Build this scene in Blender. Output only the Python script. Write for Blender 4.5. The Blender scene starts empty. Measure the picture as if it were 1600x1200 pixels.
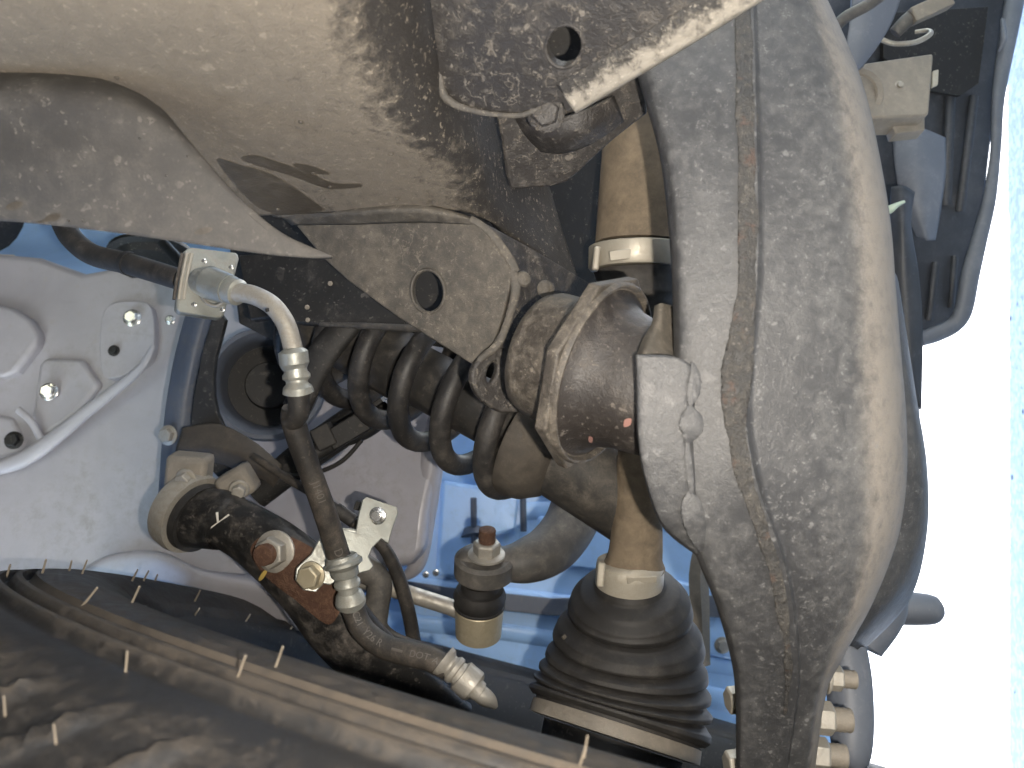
import bpy, bmesh, math, random
from mathutils import Vector, Matrix
from mathutils.bvhtree import BVHTree
from mathutils.geometry import delaunay_2d_cdt, intersect_point_tri_2d
random.seed(7)
S = bpy.context.scene
col = S.collection

# ------------------------------------------------------------------ camera
TH = math.radians(18.0)                 # the phone looks up a little, turned on its side
CAM = Vector((0, 0, 0.30))
RX = Vector((0, math.sin(TH), -math.cos(TH)))   # photo right = towards the ground
UY = Vector((1, 0, 0))                          # photo up = towards the middle of the car
FZ = Vector((0, math.cos(TH), math.sin(TH)))    # into the picture = towards the car's front
FPX = 1200.0
cam = bpy.data.cameras.new('camera')
cam.sensor_width = 36; cam.lens = 27.0; cam.clip_start = 0.01; cam.clip_end = 400
cam.dof.use_dof = True; cam.dof.focus_distance = 0.36; cam.dof.aperture_fstop = 16
co = bpy.data.objects.new('camera', cam); col.objects.link(co)
m = Matrix.Identity(4)
for i in range(3):
    m[i][0] = RX[i]; m[i][1] = UY[i]; m[i][2] = -FZ[i]; m[i][3] = CAM[i]
co.matrix_world = m
S.camera = co

# ------------------------------------------------------------------ light
w = bpy.data.worlds.new('World'); S.world = w; w.use_nodes = True
nt = w.node_tree
sky = nt.nodes.new('ShaderNodeTexSky'); sky.sky_type = 'NISHITA'; sky.sun_disc = False
SUN_DIR = Vector((0.30, -0.22, 0.92)).normalized()
sky.sun_elevation = math.asin(SUN_DIR.z)
sky.sun_rotation = math.atan2(SUN_DIR.x, SUN_DIR.y)
sky.air_density = 1.3; sky.dust_density = 0.6; sky.ozone_density = 2.0
bg = nt.nodes['Background']; bg.inputs[1].default_value = 0.15
nt.links.new(sky.outputs[0], bg.inputs[0])
sl = bpy.data.lights.new('sun', 'SUN'); sl.energy = 5.0; sl.angle = math.radians(0.5); sl.color = (1, .96, .9)
so = bpy.data.objects.new('sun', sl); col.objects.link(so)
so.rotation_euler = SUN_DIR.to_track_quat('Z', 'Y').to_euler()
# the phone's own flash beside the lens
fl = bpy.data.lights.new('phone_flash', 'POINT'); fl.energy = 1.2; fl.shadow_soft_size = 0.0025; fl.color = (1, .90, .77)
fo = bpy.data.objects.new('phone_flash', fl); col.objects.link(fo)
fo.location = CAM + RX*0.021 - UY*0.012 - FZ*0.002
vs = S.view_settings
vs.view_transform = 'Standard'; vs.look = 'None'; vs.exposure = 2.4; vs.gamma = 1; vs.use_curve_mapping = False

S.cycles.max_bounces = 6; S.cycles.diffuse_bounces = 3; S.cycles.glossy_bounces = 3; S.cycles.adaptive_threshold = .02
# ------------------------------------------------------------------ helpers
def L2W(x, y, z): return CAM + RX*x + UY*y + FZ*z
def P(px, py, d): return L2W((px-800)/FPX*d, (600-py)/FPX*d, d)
def plane(a, b, c):
    """depth of a flat plate through three known points (x, y, metres)"""
    M = Matrix(((1, a[0], a[1]), (1, b[0], b[1]), (1, c[0], c[1])))
    k = M.inverted() @ Vector((1/a[2], 1/b[2], 1/c[2]))
    return lambda x, y: 1/(k[0]+k[1]*x+k[2]*y)
def thing(name, label, cat, loc, group=None):
    o = bpy.data.objects.new(name, None); col.objects.link(o); o.location = loc
    o.empty_display_size = .02
    o['label'] = label; o['category'] = cat
    if group: o['group'] = group
    return o
def finish(o, parent, label=None, cat=None, kind=None, group=None):
    if parent is not None:
        o.parent = parent
        if parent.type == 'EMPTY': o.matrix_parent_inverse = Matrix.Translation(-Vector(parent.location))
    if label: o['label'] = label
    if cat: o['category'] = cat
    if kind: o['kind'] = kind
    if group: o['group'] = group
    return o
def mk(name, verts, faces, mat, parent=None, smooth=True, ang=40, attr=None, **kw):
    me = bpy.data.meshes.new(name); me.from_pydata([tuple(v) for v in verts], [], faces); me.update()
    bm = bmesh.new(); bm.from_mesh(me); bmesh.ops.recalc_face_normals(bm, faces=bm.faces); bm.to_mesh(me); bm.free()
    at = me.attributes.new('dust', 'FLOAT', 'POINT')
    at.data.foreach_set('value', list(attr) if attr else [.5]*len(verts))
    if smooth:
        me.shade_smooth(); me.set_sharp_from_angle(angle=math.radians(ang))
    me.materials.append(mat)
    o = bpy.data.objects.new(name, me); col.objects.link(o)
    return finish(o, parent, **kw)
def addmods(o, solid=0, bevel=0, seg=2, sub=0):
    if solid:
        md = o.modifiers.new('solid', 'SOLIDIFY'); md.thickness = solid; md.offset = 0; md.use_even_offset = True
    if bevel:
        md = o.modifiers.new('bevel', 'BEVEL'); md.width = bevel; md.segments = seg; md.limit_method = 'ANGLE'
        md.angle_limit = math.radians(40); md.harden_normals = False
    if sub:
        md = o.modifiers.new('sub', 'SUBSURF'); md.levels = sub; md.render_levels = sub
    return o
def cr(p0, p1, p2, p3, t):
    return [0.5*((2*b)+(-a+c)*t+(2*a-5*b+4*c-d)*t*t+(-a+3*b-3*c+d)*t*t*t) for a, b, c, d in zip(p0, p1, p2, p3)]
def smooth_path(pts, n, closed=False):
    out = []; k = len(pts)
    rng = k if closed else k-1
    for i in range(rng):
        g = (lambda j: pts[j % k]) if closed else (lambda j: pts[max(0, min(k-1, j))])
        for s in range(n):
            out.append(cr(g(i-1), g(i), g(i+1), g(i+2), s/n))
    if not closed: out.append(list(pts[-1]))
    return out
def frames(ps):
    fr = []; up = None
    for i, p in enumerate(ps):
        t = (ps[min(i+1, len(ps)-1)] - ps[max(i-1, 0)]).normalized()
        if up is None:
            up = (-FZ) - t*(-FZ).dot(t)
            if up.length < .2: up = UY - t*UY.dot(t)
        else: up = up - t*up.dot(t)
        up.normalize(); fr.append((t, up.copy(), t.cross(up)))
    return fr
def tube(name, pts, mat, parent=None, n=20, sub=8, lin=False, jit=0, flat=None, cap=True, ang=50, **kw):
    """pts: (px, py, depth, radius in px at that depth)"""
    pp = [list(p) for p in pts] if lin else smooth_path(pts, sub)
    ps = [P(*p[:3]) for p in pp]; rs = [p[3]*p[2]/FPX for p in pp]
    fr = frames(ps); V = []; F = []
    for i, (p, r, (t, u, b)) in enumerate(zip(ps, rs, fr)):
        fl_ = 1 if not flat else flat(i/(len(ps)-1))
        for k in range(n):
            a = 2*math.pi*k/n
            rr = r*(1+random.uniform(-jit, jit)) if jit else r
            V.append(p+u*math.cos(a)*rr*fl_+b*math.sin(a)*rr)
    for i in range(len(ps)-1):
        for k in range(n):
            k2 = (k+1) % n
            F.append((i*n+k, i*n+k2, (i+1)*n+k2, (i+1)*n+k))
    if cap:
        F.append(tuple(range(n))[::-1]); F.append(tuple(range((len(ps)-1)*n, len(ps)*n)))
    return mk(name, V, F, mat, parent, ang=ang, **kw)
def lathe(name, o, ax, prof, mat, parent=None, n=32, closed=False, ang=40, ref=None, off=0, **kw):
    """prof: (along axis, radius) in metres from point o"""
    ax = ax.normalized(); u = ax.orthogonal() if ref is None else (ref-ax*ref.dot(ax)); u.normalize(); b = ax.cross(u)
    V = []; F = []; m_ = len(prof)
    for t, r in prof:
        for k in range(n):
            a = 2*math.pi*(k+off)/n; V.append(o+ax*t+u*(math.cos(a)*r)+b*(math.sin(a)*r))
    for i in range(m_-1):
        for k in range(n):
            k2 = (k+1) % n; F.append((i*n+k, i*n+k2, (i+1)*n+k2, (i+1)*n+k))
    if not closed:
        F.append(tuple(range(n))); F.append(tuple(range((m_-1)*n, m_*n)))
    return mk(name, V, F, mat, parent, ang=ang, **kw)
def loft(name, rows, mat, parent=None, nu=6, nv=6, thick=.002, attr=False, wob=0, ang=60, **kw):
    """rows of (px, py, depth[, dust]) control points -> smooth sheet with thickness"""
    rr = [smooth_path(r, nu) for r in rows]
    cols_ = [smooth_path([r[j] for r in rr], nv) for j in range(len(rr[0]))]
    nr = len(cols_[0]); nc = len(cols_); V = []; A = []
    for i in range(nr):
        for j in range(nc):
            q = cols_[j][i]; V.append(P(q[0], q[1], q[2]+(random.uniform(-wob, wob) if wob else 0)))
            A.append(max(0, min(1.6, q[3])) if attr else 1)
    F = [(i*nc+j, i*nc+j+1, (i+1)*nc+j+1, (i+1)*nc+j) for i in range(nr-1) for j in range(nc-1)]
    # back side, pushed away from the lens along the local normal
    o = mk(name, V, F, mat, parent, ang=ang, attr=A if attr else None, **kw)
    if sum(p.normal.dot((CAM-p.center).normalized())*p.area for p in o.data.polygons) < 0: o.data.flip_normals()
    if thick:
        md = o.modifiers.new('solid', 'SOLIDIFY'); md.thickness = thick; md.offset = -1
    return o
def ell(cx, cy, rx, ry, rot=0, n=28):
    c, s = math.cos(rot), math.sin(rot)
    return [(cx+rx*math.cos(a)*c-ry*math.sin(a)*s, cy+rx*math.cos(a)*s+ry*math.sin(a)*c) for a in [2*math.pi*i/n for i in range(n)]]
def inside(p, lp):
    c = False; k = len(lp); x, y = p
    for i in range(k):
        x0, y0 = lp[i][:2]; x1, y1 = lp[i-1][:2]
        if (y0 > y) != (y1 > y) and x < (x1-x0)*(y-y0)/(y1-y0)+x0: c = not c
    return c
def cdt(loops2, extra=()):
    v2 = []; ed = []
    for lp in loops2:
        s = len(v2); v2 += [Vector(p[:2]) for p in lp]; ed += [(s+i, s+(i+1) % len(lp)) for i in range(len(lp))]
    v2 += [Vector(p) for p in extra]
    vo, eo, fo_, ov, oe, of = delaunay_2d_cdt(v2, ed, [], 0, 1e-5)
    mp = [o[0] if o else 0 for o in ov]; out = []
    for f in fo_:
        c = sum((vo[i] for i in f), Vector((0, 0)))/3
        if inside(c, loops2[0]) and not any(inside(c, h) for h in loops2[1:]): out.append(tuple(mp[i] for i in f))
    return out
def bvh_of(*obs):
    V = []; F = []
    for o in obs:
        s = len(V); V += [tuple(v.co) for v in o.data.vertices]; F += [tuple(i+s for i in p.vertices) for p in o.data.polygons]
    return BVHTree.FromPolygons(V, F)
def drape(name, pts, bv, mat, parent, lift=.0004, rnd=3, step=9):
    """a thin film (paint mark, wet streak) lying on a surface"""
    if rnd: pts = smooth_path([list(p) for p in pts], rnd, closed=True)
    xs = [p[0] for p in pts]; ys = [p[1] for p in pts]; ex = []
    x = min(xs)+step
    while x < max(xs):
        y = min(ys)+step
        while y < max(ys):
            if inside((x, y), pts): ex.append((x, y))
            y += step
        x += step
    tr = cdt([pts], ex); V = []
    for x, y in [p[:2] for p in pts]+ex:
        d = (P(x, y, 1)-CAM).normalized(); h = bv.ray_cast(CAM, d)
        V.append(h[0]-d*lift if h[0] is not None else (V[-1] if V else P(x, y, .4)))
    return mk(name, V, tr, mat, parent, ang=80)
def plate(name, pts, df, mat, parent=None, thick=.003, holes=(), rnd=0, bevel=.0006, seg=2, **kw):
    """flat or nearly flat plate cut to an outline (px, py) with depth function df; holes are real"""
    if rnd: pts = smooth_path([list(p) for p in pts], rnd, closed=True)
    loops = [[P(x, y, df(x, y)) for x, y in lp] for lp in [pts]+list(holes)]
    tris = cdt([pts]+list(holes))
    V = [v for lp in loops for v in lp]; n = len(V)
    a, b, c = V[0], V[len(pts)//3], V[2*len(pts)//3]
    nn = (b-a).cross(c-a).normalized()
    if nn.dot(CAM-a) > 0: nn = -nn
    V2 = V+[v+nn*thick for v in V]
    F = [tuple(t) for t in tris]+[tuple(i+n for i in reversed(t)) for t in tris]
    s = 0
    for lp in loops:
        k = len(lp)
        for i in range(k): F.append((s+i, s+(i+1) % k, s+(i+1) % k+n, s+i+n))
        s += k
    o = mk(name, V2, F, mat, parent, ang=35, **kw)
    if bevel: addmods(o, bevel=bevel, seg=seg)
    return o
def box(name, c, ax, size, mat, parent=None, bevel=.0005, **kw):
    x, y, z = [a.normalized() for a in ax]; sx, sy, sz = [s/2 for s in size]
    V = [c+x*i*sx+y*j*sy+z*k*sz for i in (-1, 1) for j in (-1, 1) for k in (-1, 1)]
    F = [(0, 1, 3, 2), (4, 6, 7, 5), (0, 4, 5, 1), (2, 3, 7, 6), (0, 2, 6, 4), (1, 5, 7, 3)]
    o = mk(name, V, F, mat, parent, ang=30, **kw)
    if bevel: addmods(o, bevel=bevel)
    return o
def nut(parent, c, ax, r, h, mat, wash=1.35, stud=0, studmat=None, sr=.6, name='nut', rot=0):
    ax = ax.normalized()
    o = lathe(name, c, ax, [(0, r*wash), (h*.14, r*wash), (h*.22, r*wash*.9)], mat, parent, n=28)
    me = o.data
    hx = lathe('hex_head', c, ax, [(h*.2, r), (h*.9, r), (h, r*.86)], mat, o, n=6, ang=25, off=rot)
    addmods(hx, bevel=r*.05)
    if stud:
        pr = []
        for i in range(9):
            t = h*.95+stud*i/8; pr.append((t, r*sr*(1 if i % 2 else .93)))
        pr.append((h*.95+stud*1.04, r*sr*.8))
        lathe('stud', c, ax, pr, studmat or mat, o, n=20)
    return o
def dirv(dx, dy, dz):   # direction in photo axes: right, up, into the picture
    return (RX*dx+UY*dy+FZ*dz).normalized()

# ------------------------------------------------------------------ materials
def N(t, ty, **kw):
    n = t.nodes.new(ty)
    for k, v in kw.items(): setattr(n, k, v)
    return n
def newmat(name):
    m = bpy.data.materials.new(name); m.use_nodes = True
    t = m.node_tree; b = t.nodes['Principled BSDF']; return m, t, b
def mth(t, op, a, b=None, clamp=False):
    n = N(t, 'ShaderNodeMath', operation=op); n.use_clamp = clamp
    for i, v in enumerate((a, b)):
        if v is None: continue
        if isinstance(v, (int, float)): n.inputs[i].default_value = v
        else: t.links.new(v, n.inputs[i])
    return n.outputs[0]
def mix(t, f, a, b):
    n = N(t, 'ShaderNodeMix', data_type='RGBA')
    for s, v in ((n.inputs[0], f), (n.inputs[6], a), (n.inputs[7], b)):
        if isinstance(v, (int, float)): s.default_value = v
        elif isinstance(v, (tuple, list)): s.default_value = (*v[:3], 1)
        else: t.links.new(v, s)
    return n.outputs[2]
def noise(t, co_, sc, det=6, rough=.6, dist=0):
    n = N(t, 'ShaderNodeTexNoise'); n.inputs['Scale'].default_value = sc; n.inputs['Detail'].default_value = det
    n.inputs['Roughness'].default_value = rough; n.inputs['Distortion'].default_value = dist
    t.links.new(co_, n.inputs['Vector']); return n.outputs[0]
def ramp(t, v, lo, hi):
    n = N(t, 'ShaderNodeMapRange'); n.interpolation_type = 'SMOOTHSTEP'
    n.inputs[1].default_value = lo; n.inputs[2].default_value = hi; t.links.new(v, n.inputs[0]); return n.outputs[0]
def voro(t, co_, sc, feat='F1', rnd=1):
    n = N(t, 'ShaderNodeTexVoronoi', feature=feat); n.inputs['Scale'].default_value = sc; n.inputs['Randomness'].default_value = rnd
    t.links.new(co_, n.inputs['Vector']); return n
def dirty(name, base, dust, lo=.4, hi=.65, sc=1., rough=.55, drough=.9, metal=0, bump=.4, attr=False, spots=.5, rings=0, rust=0, grain=.5, stretch=None, coat=0, bounce_tint=None, fine=.5):
    m_, t, b = newmat(name)
    tc = N(t, 'ShaderNodeTexCoord'); co_ = tc.outputs['Object']
    n1 = noise(t, co_, 16*sc, 5, .6, .5); n2 = noise(t, co_, 130*sc, 5, .68, .3); n3 = noise(t, co_, 1100*sc, 2, .6)
    v = mth(t, 'ADD', mth(t, 'MULTIPLY', n1, 1-fine), mth(t, 'MULTIPLY', n2, fine))
    v = mth(t, 'ADD', v, mth(t, 'MULTIPLY', mth(t, 'SUBTRACT', n3, .5), .12))
    if attr:
        at = N(t, 'ShaderNodeAttribute', attribute_name='dust')
        v = mth(t, 'ADD', v, mth(t, 'MULTIPLY', mth(t, 'SUBTRACT', at.outputs['Fac'], .5), .45))
    f = ramp(t, v, lo, hi)
    f = mth(t, 'MULTIPLY', f, mth(t, 'ADD', mth(t, 'MULTIPLY', n3, grain), 1-grain*.5), True)
    wv = N(t, 'ShaderNodeVectorMath', operation='MULTIPLY_ADD')
    nv = N(t, 'ShaderNodeTexNoise'); nv.inputs['Scale'].default_value = 190*sc; nv.inputs['Detail'].default_value = 2; t.links.new(co_, nv.inputs['Vector'])
    t.links.new(nv.outputs['Color'], wv.inputs[0]); wv.inputs[1].default_value = (.009/sc,)*3; t.links.new(co_, wv.inputs[2])
    fl_ = []
    if spots:
        for vs_, lo_, m0 in ((105, .42, .90), (230, .50, .78), (560, .58, .66)):
            vo = voro(t, wv.outputs[0], vs_*sc)
            cr_ = N(t, 'ShaderNodeSeparateColor'); t.links.new(vo.outputs['Color'], cr_.inputs[0])
            rad = mth(t, 'MULTIPLY', cr_.outputs[1], lo_)
            sp = ramp(t, mth(t, 'SUBTRACT', rad, vo.outputs['Distance']), 0, .10)
            sp = mth(t, 'MULTIPLY', mth(t, 'MULTIPLY', sp, ramp(t, cr_.outputs[0], m0, m0+.12)), spots)
            sp = mth(t, 'MULTIPLY', sp, ramp(t, n2, .38, .6))
            f = mth(t, 'MAXIMUM', f, sp, True)
            if vs_ > 200: fl_.append(sp)
            if vs_ < 200: pass
    if rings:
        # dried splash marks: thin broken outlines
        for vs_ in (70, 130):
            vr = voro(t, wv.outputs[0], vs_*sc)
            c3 = N(t, 'ShaderNodeSeparateColor'); t.links.new(vr.outputs['Color'], c3.inputs[0])
            d_ = mth(t, 'ABSOLUTE', mth(t, 'SUBTRACT', vr.outputs['Distance'], mth(t, 'ADD', mth(t, 'MULTIPLY', c3.outputs[2], .3), .22)))
            rg = mth(t, 'MULTIPLY', ramp(t, d_, .045, .008), ramp(t, c3.outputs[1], .3, .6))
            rg = mth(t, 'MULTIPLY', rg, ramp(t, n2, .44, .56))
            f = mth(t, 'MAXIMUM', f, mth(t, 'MULTIPLY', rg, rings), True)
    dcol = mix(t, n2, tuple(c*.7 for c in dust), tuple(min(1, c*1.25) for c in dust))
    if bounce_tint: dcol = mix(t, ramp(t, at.outputs['Fac'], .62, .95), dcol, bounce_tint)
    bcol = mix(t, n1, tuple(c*.7 for c in base), tuple(c*1.3 for c in base))
    if rust:
        rf = mth(t, 'MULTIPLY', ramp(t, noise(t, co_, 60*sc, 4, .7), .57, .66), rust)
        bcol = mix(t, rf, bcol, (.16, .07, .035)); f = mth(t, 'MULTIPLY', f, mth(t, 'SUBTRACT', 1, mth(t, 'MULTIPLY', rf, .7)))
    c_ = mix(t, f, bcol, dcol)
    if fl_:
        c_ = mix(t, mth(t, 'MULTIPLY', fl_[0] if len(fl_) == 1 else mth(t, 'MAXIMUM', fl_[0], fl_[1]), .75), c_, tuple(min(1, c*1.7) for c in dust))
    t.links.new(c_, b.inputs['Base Color'])
    rr = N(t, 'ShaderNodeMapRange'); rr.inputs[3].default_value = rough; rr.inputs[4].default_value = drough
    t.links.new(f, rr.inputs[0]); t.links.new(rr.outputs[0], b.inputs['Roughness'])
    if metal:
        mm = N(t, 'ShaderNodeMapRange'); mm.inputs[3].default_value = metal; mm.inputs[4].default_value = 0.1
        t.links.new(f, mm.inputs[0]); t.links.new(mm.outputs[0], b.inputs['Metallic'])
    h = mth(t, 'ADD', mth(t, 'MULTIPLY', n2, .7), mth(t, 'ADD', mth(t, 'MULTIPLY', n3, .25), mth(t, 'MULTIPLY', f, .4)))
    bp = N(t, 'ShaderNodeBump'); bp.inputs['Strength'].default_value = bump; bp.inputs['Distance'].default_value = .0012
    t.links.new(h, bp.inputs['Height']); t.links.new(bp.outputs[0], b.inputs['Normal'])
    return m_
TAN = (.30, .25, .185); GREY = (.25, .235, .21)
M = {}
M['rail'] = dirty('dusty_rail', (.022, .019, .0165), (.148, .126, .098), .40, .71, 1.5, .75, .95, bump=.8, attr=True, spots=.8, grain=.5, fine=.7)
M['plate'] = dirty('muddy_black_plate', (.026, .023, .021), (.13, .115, .096), .45, .85, 1.4, .5, .9, bump=.6, spots=.55, rings=.9, fine=.7)
M['gusset'] = dirty('dusty_gusset', (.050, .045, .038), (.135, .118, .095), .36, .74, 1.4, .6, .92, bump=.35, spots=.5, rings=.9)
M['skirt'] = dirty('dusty_splash_guard', (.044, .041, .038), (.102, .093, .081), .36, .80, 1.1, .65, .92, bump=.15, spots=.5)
M['arm'] = dirty('dusty_arm', (.038, .039, .042), (.108, .108, .108), .36, .82, 1.8, .44, .75, bump=.28, attr=True, spots=.65, rings=.65, bounce_tint=(.24, .214, .184), fine=.6, grain=.7)  # cream tint stands in for flash and ground bounce on the right edge
M['weld'] = dirty('weld_bead', (.034, .033, .032), (.115, .106, .094), .42, .78, 2.2, .42, .88, bump=.9, spots=.8, rust=.25, fine=.7)
M['rubber'] = dirty('black_rubber_boot', (.019, .018, .0175), (.075, .068, .060), .40, .80, .8, .62, .85, bump=.12, spots=.08, grain=.4)
M['cup'] = dirty('dusty_cup', (.045, .039, .033), (.17, .148, .12), .36, .72, 1.6, .5, .9, bump=.35, spots=.5, rings=.4, fine=.6)
M['cone'] = dirty('bump_rubber', (.028, .024, .022), (.12, .105, .09), .45, .80, 1.5, .5, .9, bump=.4, spots=.45)
M['shaft'] = dirty('brown_dust_shaft', (.095, .074, .050), (.21, .165, .115), .25, .65, .8, .6, .95, bump=.08, spots=.15, grain=.3)
M['spring'] = dirty('black_spring', (.023, .022, .0215), (.11, .098, .085), .42, .82, 1.4, .48, .9, bump=.3, spots=.35)
M['damper'] = dirty('dusty_damper', (.028, .027, .026), (.13, .115, .095), .42, .8, .9, .5, .9, bump=.15, spots=.2)
M['brown'] = dirty('brown_dust', (.050, .043, .036), (.105, .090, .072), .3, .75, 1, .6, .95, bump=.2, spots=.2)
M['black'] = dirty('black_paint', (.012, .0115, .011), (.10, .09, .08), .52, .85, 1, .6, .9, bump=.2, spots=.35)
M['bar'] = dirty('stabilizer_paint', (.06, .058, .056), (.16, .145, .125), .38, .75, .9, .5, .85, bump=.12, spots=.15)
M['zinc'] = dirty('zinc_plate', (.35, .36, .33), (.25, .235, .20), .42, .75, 1.6, .36, .7, metal=.6, bump=.15, spots=.2, grain=.3)
M['steel'] = dirty('dull_steel', (.40, .38, .34), (.27, .245, .20), .38, .72, 1.6, .4, .8, metal=.5, bump=.2, spots=.25, grain=.3)
M['gold'] = dirty('yellow_zinc', (.50, .44, .31), (.34, .29, .21), .42, .8, 1.4, .38, .75, metal=.5, bump=.15, spots=.2, grain=.3)
M['band'] = dirty('clamp_band', (.42, .39, .33), (.34, .31, .25), .38, .72, 1.2, .42, .75, metal=.3, bump=.08, spots=.15, grain=.25)
M['rust'] = dirty('rust', (.075, .035, .021), (.15, .085, .052), .38, .70, 2.2, .8, .95, bump=.5, spots=.25, fine=.65)
M['hose'] = dirty('hose_rubber', (.022, .020, .018), (.12, .10, .08), .40, .80, 1.2, .6, .9, bump=.15, spots=.2)
M['paint'] = dirty('inner_fender_paint', (.40, .39, .42), (.28, .262, .25), .48, .80, .8, .33, .7, bump=.08, spots=.30, grain=.2)
M['blue'] = dirty('front_panel_paint', (.36, .58, .90), (.28, .40, .54), .50, .85, .8, .35, .7, bump=.1, spots=.30, grain=.2)  # blue of the sky light is put into this panel colour
M['darkblue'] = dirty('fender_flange_paint', (.085, .10, .13), (.16, .155, .15), .45, .8, .7, .45, .8, bump=.1, spots=.1)
M['shield'] = dirty('splash_shield_plastic', (.035, .04, .05), (.09, .095, .11), .42, .8, .7, .5, .8, bump=.1, spots=.2)
M['shieldgrey'] = dirty('bumper_plastic', (.12, .135, .165), (.22, .23, .25), .45, .85, .7, .5, .8, bump=.08, spots=.1)
M['alu'] = dirty('cast_bracket', (.20, .18, .15), (.27, .24, .20), .35, .7, 1.2, .55, .85, metal=.1, bump=.2, spots=.2)
M['lip'] = dirty('bright_dusty_lip', (.030, .027, .024), (.27, .245, .205), .44, .72, 2.2, .5, .9, bump=.7, attr=True, spots=.7, fine=.8)  # flash brightness of the folded edge is put into this dust colour
M['knuckle'] = dirty('dusty_black_knuckle', (.014, .014, .014), (.13, .115, .10), .44, .72, .8, .4, .9, bump=.2, spots=.3)
M['wet'] = dirty('wet_streak', (.055, .046, .035), (.10, .085, .065), .4, .7, 1.5, .3, .5, bump=.2, spots=0)
M['yellow'] = newmat('yellow_paint_mark')[0]; M['yellow'].node_tree.nodes['Principled BSDF'].inputs['Base Color'].default_value = (.62, .44, .12, 1)
M['pink'] = newmat('pink_paint_mark')[0]; M['pink'].node_tree.nodes['Principled BSDF'].inputs['Base Color'].default_value = (.30, .165, .14, 1)
M['white'] = newmat('white_mark')[0]; M['white'].node_tree.nodes['Principled BSDF'].inputs['Base Color'].default_value = (.62, .60, .54, 1)
M['print'] = newmat('grey_hose_print')[0]; M['print'].node_tree.nodes['Principled BSDF'].inputs['Base Color'].default_value = (.10, .09, .078, 1)
M['green'] = newmat('pale_green_clip')[0]; M['green'].node_tree.nodes['Principled BSDF'].inputs['Base Color'].default_value = (.48, .58, .48, 1)
M['screw'] = newmat('bright_screw')[0]
bs = M['screw'].node_tree.nodes['Principled BSDF']; bs.inputs['Base Color'].default_value = (.85, .84, .8, 1); bs.inputs['Metallic'].default_value = .9; bs.inputs['Roughness'].default_value = .22
M['hair'] = newmat('rubber_hair')[0]; M['hair'].node_tree.nodes['Principled BSDF'].inputs['Base Color'].default_value = (.25, .215, .17, 1)
# tyre: black rubber with brown road dust
M['tyre'] = dirty('tyre_rubber', (.012, .0112, .0108), (.056, .045, .034), .36, .78, 1.3, .5, .9, bump=.25, attr=True, spots=.25, grain=.6, fine=.6)
# concrete ground with stones
def ground_mat():
    m_, t, b = newmat('concrete_ground'); tc = N(t, 'ShaderNodeTexCoord'); c = tc.outputs['Object']
    n1 = noise(t, c, 3, 6); n2 = noise(t, c, 70, 6, .7)
    v = voro(t, c, 150); v2 = voro(t, c, 60)
    sc_ = N(t, 'ShaderNodeSeparateColor'); t.links.new(v.outputs['Color'], sc_.inputs[0])
    c1 = mix(t, n1, (.46, .46, .46), (.62, .61, .59))
    c1 = mix(t, ramp(t, sc_.outputs[0], .25, .9), c1, (.74, .73, .71))
    c1 = mix(t, ramp(t, n2, .58, .72), c1, (.22, .22, .23))
    s2 = N(t, 'ShaderNodeSeparateColor'); t.links.new(v2.outputs['Color'], s2.inputs[0])
    dk = mth(t, 'MULTIPLY', ramp(t, v2.outputs['Distance'], .3, .15), ramp(t, s2.outputs[0], .9, .95))
    c1 = mix(t, dk, c1, (.05, .05, .055))
    t.links.new(c1, b.inputs['Base Color']); b.inputs['Roughness'].default_value = .9
    bp = N(t, 'ShaderNodeBump'); bp.inputs['Strength'].default_value = .7; bp.inputs['Distance'].default_value = .004
    t.links.new(mth(t, 'ADD', n2, mth(t, 'MULTIPLY', v.outputs['Distance'], -.7)), bp.inputs['Height']); t.links.new(bp.outputs[0], b.inputs['Normal'])
    return m_
M['ground'] = ground_mat()

# ------------------------------------------------------------------ setting
mk('ground', [(-60, -60, 0), (60, -60, 0), (60, 60, 0), (-60, 60, 0)], [(0, 1, 2, 3)], M['ground'], smooth=False, kind='structure')
# unseen car-body slabs added to keep sun and sky light off the parts
body = thing('car_body', 'pale painted inner fender and front panels around the wheel arch', 'car body', P(300, 700, .62))
box('floor_pan', Vector((.65, -.28, 1.06)), [Vector((1, 0, 0)), Vector((0, 1, 0)), Vector((0, 0, 1))], (1.9, 2.30, .04), M['black'], body)
AX3 = [Vector((1, 0, 0)), Vector((0, 1, 0)), Vector((0, 0, 1))]
box('cabin_floor', Vector((.45, -1.75, .62)), AX3, (2.1, 2.8, .40), M['black'], body)  # added unseen behind the lens to cut ambient light
box('engine_underside', Vector((1.10, .45, .75)), AX3, (1.1, .88, .55), M['black'], body)  # added unseen on the inboard side to block sky light
# ---- painted body panels behind everything
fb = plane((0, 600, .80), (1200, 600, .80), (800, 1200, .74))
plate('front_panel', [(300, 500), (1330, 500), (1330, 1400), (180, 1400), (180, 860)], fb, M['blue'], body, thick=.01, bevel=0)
def rib(pts, r, mat, name='pressed_rib', d0=None, flat=.45):
    return tube(name, [(x, y, (d0 or fb(x, y))+.001, r) for x, y in pts], mat, body, n=14, sub=6, flat=lambda s: flat)
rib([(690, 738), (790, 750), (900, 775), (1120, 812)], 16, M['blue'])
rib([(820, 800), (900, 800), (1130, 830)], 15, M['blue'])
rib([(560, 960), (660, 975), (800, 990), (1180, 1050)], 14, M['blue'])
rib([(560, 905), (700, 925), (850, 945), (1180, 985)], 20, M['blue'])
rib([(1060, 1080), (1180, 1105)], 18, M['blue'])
plate('slot_band', [(560, 896), (700, 918), (860, 935), (1170, 930), (1170, 965), (860, 962), (700, 945), (560, 925)], lambda x, y: fb(x, y)-.012, M['darkblue'], body, thick=.004)
plate('raised_panel', [(840, 806), (990, 812), (1000, 900), (835, 880)], lambda x, y: fb(x, y)-.006, M['blue'], body, thick=.012, bevel=.004, rnd=0)
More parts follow.
